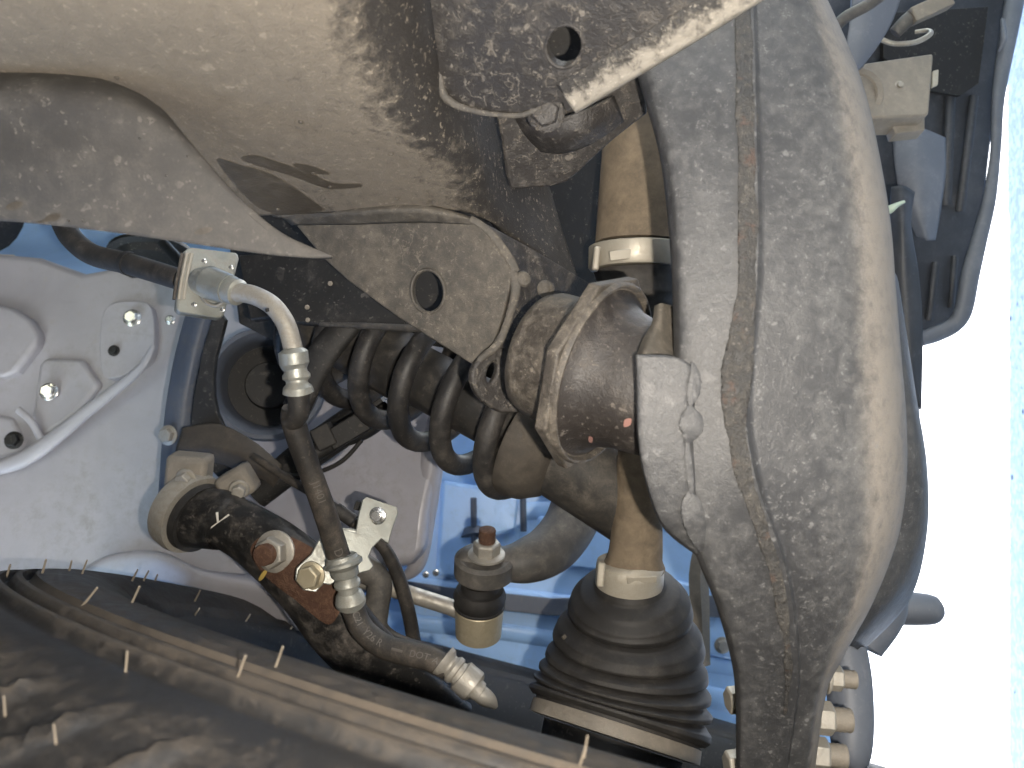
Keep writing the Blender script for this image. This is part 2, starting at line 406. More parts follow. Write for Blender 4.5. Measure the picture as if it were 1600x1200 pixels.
plate('raised_panel', [(690, 750), (812, 768), (805, 830), (760, 840), (740, 905), (680, 900)], lambda x, y: fb(x, y)-.008, M['blue'], body, thick=.014, bevel=.004)
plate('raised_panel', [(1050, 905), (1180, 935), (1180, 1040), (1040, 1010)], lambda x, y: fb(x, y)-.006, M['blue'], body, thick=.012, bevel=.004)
for x, y in ((817, 800), (740, 830)):
    tube('dark_slit', [(x, y-52, fb(x, y)-.010, 5), (x+1, y+30, fb(x, y)-.010, 5)], M['darkblue'], body, n=8)
rib([(820, 760), (900, 772)], 6, M['darkblue'], 'dark_slit', .775)
tube('plug', [(742, 830, .775, 20), (742, 842, .77, 22)], M['darkblue'], body, n=20)
for x, y in ((1129, 1008), (665, 898), (681, 895)):
    r = .006 if x > 1000 else .0024
    nut(body, P(x, y, fb(x, y)-.014), dirv(0, 0, -1), r, r*.8, M['steel'] if x > 1000 else M['screw'], name='panel_bolt')
# inner fender (pale lilac grey)
fa = plane((0, 600, .655), (600, 600, .625), (300, 900, .60))
inner = plate('inner_fender', [(-160, 380), (-160, 1010), (300, 1010), (480, 980), (560, 905), (590, 889), (640, 880), (662, 858), (668, 800), (690, 690), (760, 500), (700, 380), (270, 400), (130, 425), (60, 400)], fa, M['paint'], body, thick=.03, bevel=.012, seg=5)
tube('rolled_edge', [(628, 905, .615, 5), (652, 878, .612, 14), (662, 800, .613, 20), (678, 700, .613, 20), (700, 600, .613, 18)], M['paint'], body, n=18)
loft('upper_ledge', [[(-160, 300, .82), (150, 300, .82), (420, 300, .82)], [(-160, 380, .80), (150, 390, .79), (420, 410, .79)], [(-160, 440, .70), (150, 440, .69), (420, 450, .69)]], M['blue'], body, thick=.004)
# embossed bracket field on the inner fender
tube('pressed_ridge', [(-60, 738, .632, 7), (8, 728, .630, 12), (60, 703, .629, 13), (140, 640, .629, 10), (215, 580, .629, 7), (240, 540, .633, 4)], M['paint'], body, n=16, flat=lambda s: .55)
tube('pressed_ridge', [(28, 640, .634, 6), (48, 658, .632, 6), (66, 690, .631, 6)], M['paint'], body, n=12, flat=lambda s: .55)
def fpad(pts, dz, mt, **k): return plate('embossed_pad', pts, lambda x, y: fa(x, y)-dz, mt, body, thick=.02, bevel=.004, seg=4, **k)
fpad([(158, 500), (172, 476), (205, 470), (236, 480), (240, 540), (226, 570), (170, 592), (156, 560)], .008, M['paint'], rnd=3)
fpad([(48, 655), (60, 570), (70, 558), (128, 560), (156, 600), (120, 646), (66, 684)], .006, M['paint'], rnd=0)
fpad([(-60, 690), (-40, 640), (20, 652), (40, 690), (30, 706), (-50, 730)], .003, M['paint'])
fpad([(-80, 540), (-80, 470), (20, 480), (60, 520), (40, 560), (0, 590)], .010, M['paint'], rnd=2)
for (x, y, r, mt) in ((207, 497, .0055, 'screw'), (77, 612, .0055, 'screw'), (22, 688, .0055, 'black'), (178, 548, .0035, 'black'), (266, 500, .003, 'screw')):
    nut(body, P(x, y, fa(x, y)-.0095), dirv(.1, .2, -1), r, r*1.1, M[mt], name='panel_bolt', rot=random.random())
plate('label_sticker', [(-40, 396), (22, 398), (26, 420), (18, 432), (-40, 425)], lambda x, y: .69, M['white'], body, thick=.0006, bevel=0)
# wheel-arch lip below
loft('arch_lip', [[(120, 896, .59), (170, 868, .60), (250, 862, .60), (330, 892, .59), (480, 900, .585)],
                  [(120, 910, .585), (170, 880, .585), (245, 876, .585), (330, 905, .575), (480, 930, .57)],
                  [(120, 990, .60), (170, 985, .60), (245, 985, .60), (330, 985, .59), (480, 985, .585)]], M['paint'], body, thick=.003)
# dark flange strip, curved
loft('fender_flange', [[(296, 470, .555), (325, 470, .545), (352, 470, .56)], [(272, 560, .55), (300, 560, .54), (335, 560, .557)],
                       [(256, 660, .545), (282, 660, .535), (318, 660, .55)], [(246, 790, .54), (275, 790, .53), (312, 790, .545)]], M['darkblue'], body, thick=.012)
nut(body, P(263, 680, .535), dirv(-.2, 0, -1), .0052, .005, M['steel'], name='panel_bolt')

# ---- spring tower (dark cavity and round cup behind the spring's upper end)
tower = thing('spring_tower', 'round black spring tower cup behind the upper end of the coil spring', 'spring tower', P(400, 600, .56))
c0 = P(418, 600, .56); axc = dirv(.25, .05, -1); k = .56/FPX
lathe('cup_ring', c0, axc, [(-.02, 86*k), (.0, 90*k), (.008, 86*k), (.009, 80*k), (.004, 74*k), (-.010, 70*k), (-.03, 66*k)], M['shieldgrey'], tower, n=48, closed=True)
lathe('cup_interior', c0, axc, [(-.032, 72*k), (-.031, 40*k), (-.016, 36*k), (-.015, 1*k)], M['black'], tower, n=32)
plate('tower_wall', [(345, 290), (820, 290), (840, 600), (790, 560), (640, 535), (540, 525), (500, 560), (470, 585), (440, 540), (372, 505)], plane((350, 400, .53), (800, 400, .50), (600, 560, .52)), M['black'], tower, thick=.01, bevel=.002)
plate('tower_brim', [(372, 398), (640, 380), (770, 420), (770, 524), (700, 516), (620, 512), (530, 508), (470, 505), (430, 495), (390, 500)], plane((400, 420, .442), (750, 420, .402), (600, 510, .410)), M['black'], tower, thick=.006, bevel=.001)
tube('tower_lip', [(500, 507, .420, 3), (560, 509, .4135, 5), (620, 512, .4075, 6), (700, 516, .400, 6), (765, 524, .394, 6)], M['damper'], tower, n=14)
tube('rubber_pad', [(440, 425, .46, 26), (470, 436, .455, 34), (520, 428, .452, 26)], M['black'], tower)
tube('tower_stay', [(598, 445, .440, 18), (548, 500, .436, 22), (500, 560, .436, 24), (462, 640, .440, 22)], M['black'], tower, n=16, flat=lambda s: .4)
for x, y in ((516, 443), (480, 480), (481, 500)):
    nut(tower, P(x, y, .424), dirv(0, 0, -1), .0010, .0015, M['alu'], name='tower_bolt')

# ---- coil spring with damper
A = P(494, 500, .487); B = P(842, 688, .425); ax = (B-A).normalized(); Ls = (B-A).length
u = (FZ-ax*FZ.dot(ax)).normalized(); b = ax.cross(u)
spr = thing('coil_spring', 'black coil spring wound around the damper', 'coil spring', A)
turns = 5.75; R = .0350; rw = .0061; V = []; F = []; n = 16; seg = 44
tot = int(turns*seg)
for i in range(tot+1):
    a = 2*math.pi*i/seg+1.9; q = A+ax*(Ls*i/tot)+u*math.cos(a)*R+b*math.sin(a)*R
    tg = (ax*(Ls/tot)*seg/(2*math.pi)+(-u*math.sin(a)+b*math.cos(a))*R).normalized()
    e1 = (u*math.cos(a)+b*math.sin(a)); e2 = tg.cross(e1)
    for j in range(n):
        c = 2*math.pi*j/n; V.append(q+e1*math.cos(c)*rw+e2*math.sin(c)*rw)
for i in range(tot):
    for j in range(n): F.append((i*n+j, i*n+(j+1) % n, (i+1)*n+(j+1) % n, (i+1)*n+j))
F.append(tuple(range(n))); F.append(tuple(range(tot*n, tot*n+n)))
mk('spring_wire', V, F, M['spring'], spr)
dmp = thing('damper', 'dark telescopic damper running through the coil spring to the drive shaft', 'damper', B)
lathe('damper_rod_cover', A, ax, [(0, .0205), (Ls*.45, .021), (Ls*.452, .018), (Ls*.97, .018)], M['damper'], dmp, n=36)
lathe('spring_seat', A, ax, [(Ls*.955, .028), (Ls*.965, .0365), (Ls*.975, .037), (Ls*1.03, .034), (Ls*1.08, .028), (Ls*1.10, .02)], M['brown'], dmp, n=48)
Bd = P(1010, 800, .435); ax2 = (Bd-B).normalized()
lathe('damper_body', B-ax2*.02, ax2, [(0, .0245), ((Bd-B).length+.02, .0245)], M['damper'], dmp, n=36)

# ---- stabilizer bar and link
bar = thing('stabilizer_bar', 'bent grey-black stabilizer bar ending in a flattened eye', 'stabilizer bar', P(760, 880, .49))
tube('bar_tube', [(915, 700, .52, 40), (908, 760, .51, 41), (893, 815, .495, 41), (862, 856, .480, 40), (822, 876, .469, 35), (785, 881, .464, 27), (750, 880, .462, 26), (726, 880, .461, 24), (714, 880, .461, 14)],
     M['bar'], bar, n=28)
lathe('bar_eye', P(757, 881, .461)-dirv(.05, 1, -.35)*.0085, dirv(.05, 1, -.35), [(0, .0160), (.002, .0182), (.012, .0182), (.014, .0160)], M['bar'], bar, n=36)
lnk = thing('stabilizer_link', 'stabilizer link with yellow zinc ball housing and rusty stud nut', 'stabilizer link', P(748, 965, .47))
upd = dirv(.05, 1, -.35)
c1 = P(748, 974, .472); kk = .472/FPX
lathe('ball_housing', c1, upd, [(-.008, 30*kk), (-.0075, 36*kk), (.012, 38*kk), (.013, 36*kk)], M['gold'], lnk, n=40)
lathe('dust_boot', c1, upd, [(.013, 36*kk), (.0135, 40*kk), (.0145, 40*kk), (.015, 38*kk), (.020, 41*kk), (.025, 36*kk), (.0255, 30*kk), (.030, 28*kk)], M['rubber'], lnk, n=40)
tube('link_rod', [(735, 958, .474, 18), (705, 949, .474, 13), (690, 944, .474, 13), (620, 922, .470, 13), (560, 905, .466, 13)], M['steel'], lnk, n=18, sub=4)
st = P(760, 868, .4555)
nut(lnk, st, upd, 21*kk, .0095, M['steel'], wash=1.35, stud=.0085, studmat=M['rust'], sr=.62, name='stud_nut')

# ---- steering knuckle / upper arm
kn = thing('steering_knuckle', 'black steering knuckle arm with rusty patch and large hub nut', 'steering knuckle', P(480, 900, .43))
karm = tube('knuckle_arm', [(290, 808, .455, 46), (345, 812, .446, 47), (362, 819, .443, 44), (395, 838, .438, 48), (440, 872, .431, 56), (490, 920, .4275, 60), (535, 985, .4285, 58), (600, 1050, .436, 55), (700, 1130, .455, 50)], M['knuckle'], kn, n=36, flat=lambda s: .9-.35*min(1, max(0, (s-.2)/.3)))
tube('knuckle_prong', [(520, 870, .452, 30), (562, 885, .45, 24), (592, 908, .45, 20), (588, 950, .45, 20), (586, 985, .45, 22), (615, 1015, .45, 26), (680, 1040, .455, 30)], M['bar'], kn, n=18, flat=lambda s: .8)
bvk = bvh_of(karm)
drape('rusty_patch', [(392, 866), (398, 846), (425, 832), (462, 842), (500, 862), (548, 884), (546, 920), (530, 958), (514, 976), (490, 962), (462, 938), (440, 922), (412, 898)], bvk, M['rust'], kn, lift=.0006, rnd=4)['label'] = 'rust-brown patch on the knuckle arm'
hk = bvk.ray_cast(CAM, (P(430, 862, 1)-CAM).normalized())[0]
nut(kn, hk+FZ*.001, dirv(-.22, .05, -1), .0088, .009, M['steel'], wash=1.32, stud=.0055, studmat=M['rust'], sr=.66, name='hub_nut', rot=.3)
drape('yellow_mark', [(412, 892), (419, 890), (412, 903), (406, 908), (404, 904)], bvk, M['yellow'], kn, lift=.0008, rnd=2)
drape('scribed_mark', [(329, 826), (330, 823), (357, 803), (359, 805)], bvk, M['white'], kn, lift=.0004, rnd=0)
drape('scribed_mark', [(337, 801), (341, 800), (342, 815), (339, 816)], bvk, M['white'], kn, lift=.0004, rnd=0)
# mounting ring on the upper end
rc = P(306, 806, .455); rax = dirv(-.86, .32, .42)
kk = .47/FPX
lathe('clamp_ring', rc, rax, [(0, 48*kk), (0, 60*kk), (.004, 62*kk), (.012, 60*kk), (.014, 50*kk), (.012, 46*kk)], M['steel'], kn, n=44, closed=True)
lathe('seal', rc, rax, [(-.005, 40*kk), (-.006, 52*kk), (-.001, 53*kk), (0, 47*kk)], M['rubber'], kn, n=44)
box('clamp_ear', P(296, 738, .460), [dirv(1, -.1, .1), dirv(.1, 1, 0), dirv(0, .2, 1)], (.024, .022, .016), M['alu'], kn, bevel=.003)
box('clamp_ear', P(372, 755, .457), [dirv(1, .6, .1), dirv(-.6, 1, 0), dirv(0, .2, 1)], (.020, .018, .014), M['alu'], kn, bevel=.003)
nut(kn, P(292, 748, .450), dirv(-.2, -.3, -1), .0048, .006, M['steel'], name='clamp_bolt')
nut(kn, P(374, 764, .447), dirv(.2, -.3, -1), .0042, .006, M['steel'], name='clamp_bolt')
# upper arm
ua = thing('upper_arm', 'dusty brown upper arm bracket above the knuckle clamp', 'suspension arm', P(350, 700, .5))
loft('arm_shell', [[(285, 668, .51), (340, 662, .505), (395, 688, .50), (440, 726, .49)], [(275, 700, .505), (330, 700, .495), (390, 716, .488), (436, 744, .485)],
                   [(270, 728, .51), (330, 722, .505), (385, 742, .50), (425, 765, .495)]], M['brown'], ua, thick=.006)
plate('arm_web', [(330, 500), (352, 500), (336, 560), (334, 620), (350, 670), (392, 720), (460, 745), (410, 775), (340, 745), (300, 690), (304, 610)], lambda x, y: .52, M['black'], ua, thick=.006, rnd=2)
tube('arm_beam', [(600, 625, .50, 26), (530, 675, .50, 27), (460, 725, .50, 26), (400, 775, .50, 22)], M['black'], ua, n=18, flat=lambda s: .7)

# ---- wiring
wh = thing('wiring_harness', 'black wiring loom with clip below the coil spring', 'wiring', P(530, 690, .47))
tube('loom', [(610, 640, .485, 16), (570, 668, .48, 18), (520, 690, .475, 16), (470, 725, .47, 12)], M['black'], wh, n=14)
box('loom_clip', P(545, 672, .465), [dirv(1, .6, 0), dirv(-.6, 1, 0), dirv(0, 0, 1)], (.026, .013, .012), M['black'], wh, bevel=.001)
box('loom_clip', P(508, 682, .463), [dirv(1, .5, 0), dirv(-.5, 1, 0), dirv(0, 0, 1)], (.012, .014, .012), M['rubber'], wh, bevel=.001)
tube('thin_wire', [(565, 688, .47, 3.6), (535, 720, .472, 3.6), (495, 738, .475, 3.6), (450, 742, .475, 3.6), (405, 722, .475, 3.6)], M['rubber'], wh, n=8)
sw = thing('sensor_cable', 'thin black sensor cable passing through the zinc bracket', 'cable', P(600, 860, .45))
tube('cable', [(395, 712, .47, 6), (440, 742, .465, 7), (490, 772, .455, 7), (540, 805, .45, 8), (570, 832, .448, 9), (600, 856, .45, 10), (622, 900, .455, 11), (638, 955, .46, 11), (648, 1010, .465, 11)], M['hose'], sw, n=12)
tube('cable_sleeve', [(525, 795, .447, 11), (553, 815, .446, 11)], M['rubber'], sw, n=12, sub=2)
box('cable_tag', P(560, 790, .443), [dirv(1, -.3, 0), dirv(.3, 1, 0), dirv(0, 0, 1)], (.004, .005, .004), M['black'], sw, bevel=.0005)

# ---- brake line: mounting block, bent pipe, hose, fittings
bk = thing('hose_bracket', 'zinc plated bracket plate holding the brake hose collar', 'bracket', P(540, 870, .41))
fk = plane((480, 900, .402), (600, 800, .425), (600, 870, .418))
plate('bracket_plate', [(566, 782), (573, 776), (620, 792), (623, 800), (611, 834), (607, 850), (596, 842), (582, 856), (576, 870), (584, 884), (577, 892), (552, 898), (530, 906), (516, 914), (506, 912), (494, 925), (474, 922), (461, 906), (463, 888), (472, 879), (486, 866), (496, 848), (504, 832), (530, 826), (556, 832), (560, 806)], fk, M['zinc'], bk, thick=.0022, bevel=.0005)
tube('bracket_fold', [(505, 838, .416, 4), (545, 830, .419, 5), (590, 846, .42, 4)], M['zinc'], bk, n=10, flat=lambda s: .5)
nut(bk, P(590, 806, fk(590, 806)-.001), dirv(-.1, .1, -1), .0036, .004, M['screw'], name='bracket_bolt')
nut(bk, P(487, 899, fk(487, 899)-.001), dirv(-.15, 0, -1), .0062, .007, M['gold'], wash=1.2, name='bracket_bolt')
bl = thing('brake_hose', 'black rubber brake hose with crimped zinc fittings and a bent metal pipe', 'brake hose', P(480, 720, .37))
fbk = plane((280, 440, .372), (370, 440, .388), (320, 490, .376))
plate('mount_block', [(276, 470), (288, 392), (296, 386), (372, 396), (374, 404), (350, 494), (342, 497), (282, 488), (275, 482)], fbk, M['zinc'], bl, thick=.006, bevel=.0012, seg=3)
for i in range(3):
    o = i*7.5
    tube('laminated_edge', [(272+o, 468, fbk(276+o, 470)-.0004, 2.8), (276+o, 440, fbk(279+o, 440)-.0004, 2.8), (285+o, 396, fbk(286+o, 396)-.0004, 2.8)], M['band' if i else 'brown'], bl, n=10, sub=4)
for x, y in ((319, 408), (361, 418), (303, 476), (347, 484)):
    nut(bl, P(x, y, fbk(x, y)), dirv(0, 0, -1), .0011, .0012, M['screw'], wash=1.2, name='rivet')
tube('pipe_boss', [(316, 440, .374, 22), (330, 443, .368, 26), (352, 450, .364, 24), (360, 453, .362, 23)], M['zinc'], bl, n=32, lin=True, ang=20)
tube('pipe_collar', [(358, 452, .3625, 20), (360, 453, .362, 22), (372, 457, .36, 21), (374, 458, .3595, 17)], M['zinc'], bl, n=32, lin=True, ang=20)
tube('boss_ring', [(312, 455, .371, 3), (322, 472, .368, 3), (338, 478, .367, 3), (352, 470, .366, 3)], M['steel'], bl, n=10)
tube('bent_pipe', [(368, 457, .36, 15), (395, 461, .357, 15), (425, 477, .354, 15), (446, 505, .353, 15), (457, 540, .353, 15), (459, 556, .353, 15)], M['steel'], bl, n=24, sub=8)
tube('dimple', [(417, 482, .3395, 3), (418, 487, .3395, 3)], M['black'], bl, n=10, sub=2)
tube('crimp_fitting', [(457, 545, .353, 15), (457.3, 547, .353, 19), (458, 550, .353, 23), (460, 568, .354, 23), (461, 574, .354, 20), (462, 578, .354, 17.5), (462.5, 582, .354, 18), (463, 586, .355, 21.5), (463.5, 591, .355, 21.5), (464, 595, .355, 17), (464.3, 599, .355, 17), (465, 604, .355, 22), (466, 612, .356, 24), (466.2, 614, .356, 24), (466.4, 616, .356, 18)], M['zinc'], bl, n=32, lin=True, ang=20)
tube('hose_end_sleeve', [(466, 612, .356, 17), (467, 640, .358, 17), (463, 652, .360, 17), (455, 656, .362, 18)], M['hose'], bl, n=22, sub=4)
hp1 = [(460, 640, .362, 19), (458, 655, .364, 19), (468, 690, .368, 18.5), (486, 740, .374, 18), (504, 790, .380, 18), (522, 845, .388, 18), (534, 884, .392, 18)]
hp2 = [(548, 930, .396, 17), (553, 955, .396, 18), (568, 985, .394, 18.5), (600, 1010, .390, 19), (640, 1022, .386, 19), (672, 1030, .383, 19), (700, 1045, .381, 18)]
tube('hose', hp1, M['hose'], bl, n=24, sub=10)
tube('hose', hp2, M['hose'], bl, n=24, sub=10)
tube('hose_collar', [(533, 868, .391, 19), (533.3, 870, .391, 24), (535, 876, .391, 25), (536, 879, .391, 30), (537, 883, .391, 30), (537.6, 886, .391, 22), (540, 898, .392, 21), (541, 903, .392, 17), (541.6, 906, .392, 17), (542.3, 910, .3925, 20.5), (543.3, 915, .393, 20.5), (544, 919, .393, 16.5), (544.6, 923, .393, 16.5), (545.6, 928, .394, 21), (547.6, 938, .394, 24), (548, 940, .395, 24), (548.4, 942, .395, 17)], M['zinc'], bl, n=32, lin=True, ang=20)
tube('crimp_fitting', [(691, 1030, .381, 17), (692, 1031, .381, 25), (698, 1036, .3805, 23), (702, 1039.5, .380, 17.5), (705, 1042, .380, 17.5), (708, 1044.5, .3795, 22), (713, 1049, .3795, 22), (716, 1051.5, .379, 18), (718, 1053, .379, 19), (720, 1055, .379, 25), (739, 1072, .378, 26), (741, 1074, .378, 24), (744, 1076.5, .377, 16.5), (749, 1081, .377, 16), (750, 1082, .377, 12)], M['steel'], bl, n=32, lin=True, ang=20)
tube('banjo_tail', [(748, 1082, .377, 14), (758, 1090, .377, 14), (767, 1097, .378, 11), (775, 1106, .379, 4)], M['steel'], bl, n=18, flat=lambda s: 1-.4*s)
# printed lettering wrapped on the hose
def hose_text(txt, path, s0, size, ang0):
    cu = bpy.data.curves.new('t', 'FONT'); cu.body = txt; cu.size = 1; o = bpy.data.objects.new('t', cu); col.objects.link(o)
    dg = bpy.context.evaluated_depsgraph_get(); me0 = bpy.data.meshes.new_from_object(o.evaluated_get(dg))
    bm = bmesh.new(); bm.from_mesh(me0); bmesh.ops.subdivide_edges(bm, edges=[e for e in bm.edges if e.calc_length() > .15], cuts=1)
    bmesh.ops.triangulate(bm, faces=bm.faces)
    pp = smooth_path(path, 16); ps = [P(*p[:3]) for p in pp]; rs = [p[3]*p[2]/FPX for p in pp]; fr = frames(ps)
    cum = [0]
    for i in range(1, len(ps)): cum.append(cum[-1]+(ps[i]-ps[i-1]).length)
    V = []
    for v in bm.verts:
        s = min(cum[-1]-1e-5, s0*cum[-1]+v.co.x*size); i = next(j for j in range(len(cum)-1) if cum[j+1] > s)
        f = (s-cum[i])/(cum[i+1]-cum[i]); p = ps[i].lerp(ps[i+1], f); r = rs[i]*1.012+.00005
        t, uu, bb = fr[i]; a = ang0+(v.co.y-.35)*size/r
        # the side of the hose that faces the lens
        toc = (CAM-p); toc = (toc-t*toc.dot(t)).normalized(); sd = toc.cross(t)
        V.append(p+toc*math.cos(a)*r+sd*math.sin(a)*r)
    F = [tuple(v.index for v in f.verts) for f in bm.faces]
    bm.free(); bpy.data.objects.remove(o)
    mk('printed_lettering', V, F, M['print'], bl, smooth=False)
hose_text('DOT', hp1, .86, .0062, .1)
hose_text('J1401', hp1, .42, .0055, .1)
hose_text('C21', hp2, .12, .0052, .1)
hose_text('Y26 R', hp2, .30, .0052, .1)
hose_text('DOT ARMC', hp2, .72, .0046, .1)
for path, i0, f in ((hp1, 5, -.5), (hp2, 3, .35)):
    pp = smooth_path(path, 10); q = pp[i0*10+int(f*10)]; q2 = pp[i0*10+int(f*10)+4]
    dd = P(*q[:3])-CAM
    tube('printed_dash', [(q[0], q[1], q[2]-q[3]*q[2]/FPX*.97, 3.2), (q2[0], q2[1], q2[2]-q2[3]*q2[2]/FPX*.97, 3.2)], M['print'], bl, n=8, sub=4, flat=lambda s: .25)
hz = thing('rubber_hose', 'dark rubber hose curving behind the splash guard to the mount block', 'hose', P(150, 400, .42))
tube('hose_run', [(95, 340, .45, 17), (112, 372, .44, 17), (145, 398, .43, 17), (200, 412, .415, 17), (285, 438, .39, 17)], M['hose'], hz, n=20)
tube('hose_ring', [(198, 411, .4155, 19), (204, 413, .414, 19)], M['rubber'], hz, n=20, sub=2)
cap = thing('round_cap', 'round glossy black cap half hidden behind the splash guard', 'cap', P(235, 395, .62))
lathe('cap_disc', P(238, 398, .66), dirv(.1, -.9, -.35), [(0, .035), (.004, .036), (.006, .03), (.012, .028), (.014, .012)], M['black'], cap, n=40)
tube('cap_stay', [(255, 380, .60, 8), (300, 430, .58, 9)], M['black'], cap, n=10)
tube('cap_rim', [(205, 392, .64, 3), (235, 386, .635, 3), (262, 390, .64, 3)], M['steel'], cap, n=8)
# ------------------------------------------------------------------ drive shaft
ds = thing('drive_shaft', 'brown dusty drive shaft with ribbed black rubber boot', 'drive shaft', P(985, 900, .42))
tube('inner_joint', [(1005, 160, .40, 55), (1004, 212, .40, 57), (1004, 222, .40, 62), (1000, 300, .40, 64), (998, 380, .40, 68)], M['shaft'], ds, n=44, lin=True)
tube('boot_clamp', [(993, 384, .3995, 70), (993, 386, .3995, 73), (993, 418, .3995, 73.5), (993, 421, .3995, 71)], M['band'], ds, n=48, lin=True)
box('clamp_buckle', P(931, 405, .385), [dirv(1, -.1, 0), dirv(.1, 1, 0), dirv(0, 0, 1)], (.0035, .012, .008), M['band'], ds, bevel=.001)
box('clamp_tongue', P(972, 398, .3765), [dirv(1, .12, 0), dirv(-.12, 1, 0), dirv(0, 0, 1)], (.0125, .005, .0012), M['band'], ds, bevel=.0005)
pts = []
for i in range(41):
    s = i/40; y = 420+s*230; env = 70-22*s
    pts.append((993+6*s, y, .40+.004*s, env-7*abs(math.sin(s*math.pi*5+.4))))
tube('inner_boot', pts, M['rubber'], ds, n=40, lin=True)
tube('shaft', [(1002, 640, .404, 26), (1001, 690, .406, 29), (999, 705, .407, 33), (997, 780, .412, 37), (994, 850, .416, 41), (992, 872, .417, 43), (991, 884, .418, 48)], M['shaft'], ds, n=36, sub=5)
cp = [(985, 880, .4175, 45), (985, 881, .4175, 52), (984, 890, .418, 53), (983, 911, .420, 53), (983, 914, .420, 50)]
tube('boot_clamp', cp, M['band'], ds, n=48, lin=True)
box('clamp_buckle', P(938, 896, .404), [dirv(1, -.1, 0), dirv(.1, 1, .2), dirv(0, 0, 1)], (.004, .0125, .008), M['band'], ds, bevel=.001)
box('clamp_tongue', P(1003, 906, .4005), [dirv(1, .02, .05), dirv(-.1, 1, -.3), dirv(0, .3, 1)], (.016, .004, .0012), M['band'], ds, bevel=.0005)
cpath = smooth_path([(984, 905, .420), (984, 950, .4265), (981, 1003, .4300), (976, 1052, .4297), (969, 1097, .4268), (960, 1138, .4220)], 20)
key = [(0, 50), (.05, 56), (.09, 78), (.15, 93), (.205, 97), (.235, 96), (.255, 90), (.275, 98), (.33, 113), (.39, 118), (.42, 117), (.44, 106), (.46, 113), (.51, 125), (.555, 127), (.575, 116), (.595, 124),
       (.635, 134), (.67, 134), (.69, 122), (.71, 130), (.745, 140), (.775, 139), (.795, 126), (.815, 134), (.85, 143), (.885, 144), (.92, 138), (.925, 130), (1, 130)]
pts = []
for i in range(161):
    s = i/160; j = min(len(cpath)-1, int(s*(len(cpath)-1))); q = cpath[j]
    if j+1 < len(cpath):
        f = s*(len(cpath)-1)-j; q = [a+(b_-a)*f for a, b_ in zip(q, cpath[j+1])]
    kx = next(k_ for k_ in range(len(key)-1) if key[k_+1][0] >= s); a, b_ = key[kx], key[kx+1]
    f = (s-a[0])/(b_[0]-a[0]); f = f*f*(3-2*f)*.5+f*.5
    pts.append((*q[:3], a[1]+(b_[1]-a[1])*f))
tube('outer_boot', pts, M['rubber'], ds, n=64, lin=True, ang=75)
e0 = P(*cpath[-1][:3]); eax = (P(*cpath[-1][:3])-P(*cpath[-12][:3])).normalized(); kk = .464/FPX
kk = .419/FPX
lathe('boot_clamp', e0-eax*.003, eax, [(0, 120*kk), (.0005, 135*kk), (.0075, 136*kk), (.0080, 126*kk)], M['alu'], ds, n=64)
lathe('outer_joint', e0-eax*.003, eax, [(.0088, 110*kk), (.05, 104*kk)], M['black'], ds, n=64)
tube('grit_speck', [(879, 993, .402, 4), (883, 997, .402, 4)], M['brown'], ds, n=8, sub=2)
rod = thing('flat_rod', 'pale metal flat rod standing behind the lower arm', 'rod', P(1095, 930, .56))
tube('rod_bar', [(1098, 850, .57, 13), (1092, 900, .565, 16), (1094, 950, .56, 15), (1098, 1040, .56, 12)], M['alu'], rod, n=4, sub=3, flat=lambda s: .5, ang=30)

# ------------------------------------------------------------------ bump stop cup with octagonal flange
bc = thing('mount_cup', 'drum shaped mount cup with octagonal flange facing the lower arm', 'mount', P(860, 560, .30))
bax = dirv(.80, -.30, -.52)                   # axis, towards the lower right of the picture and the lens
fc = P(928, 580, .297); kk = .297/FPX; o1 = fc-bax*.026
upv = dirv(.355, .935, 0)
lathe('drum', o1, bax, [(-.001, 84*kk), (.001, 98*kk), (.005, 104*kk), (.018, 105*kk), (.023, 110*kk), (.026, 122*kk)], M['cup'], bc, n=56)
addmods(lathe('octagonal_flange', fc, bax, [(-.001, 158*kk), (.0040, 158*kk)], M['cup'], bc, n=8, ang=20, ref=upv, off=.0), bevel=.0008)
lathe('rolled_bead', fc, bax, [(.0035, 146*kk), (.0050, 146*kk), (.0062, 143*kk), (.0062, 140*kk), (.0050, 137*kk), (.0035, 136*kk)], M['cup'], bc, n=56)
cone = lathe('rubber_cone', fc, bax, [(.003, 138*kk), (.0045, 132*kk), (.0065, 120*kk), (.0105, 110*kk), (.018, 102*kk), (.034, 95*kk), (.036, 90*kk), (.036, 5*kk)], M['cone'], bc, n=56)
bvc = bvh_of(cone)
drape('pink_mark', [(920, 682), (926, 684), (925, 692), (920, 690)], bvh_of(*[c for c in bc.children]), M['pink'], bc)
drape('pink_mark', [(976, 656), (986, 654), (985, 664), (975, 667)], bvc, M['pink'], bc)

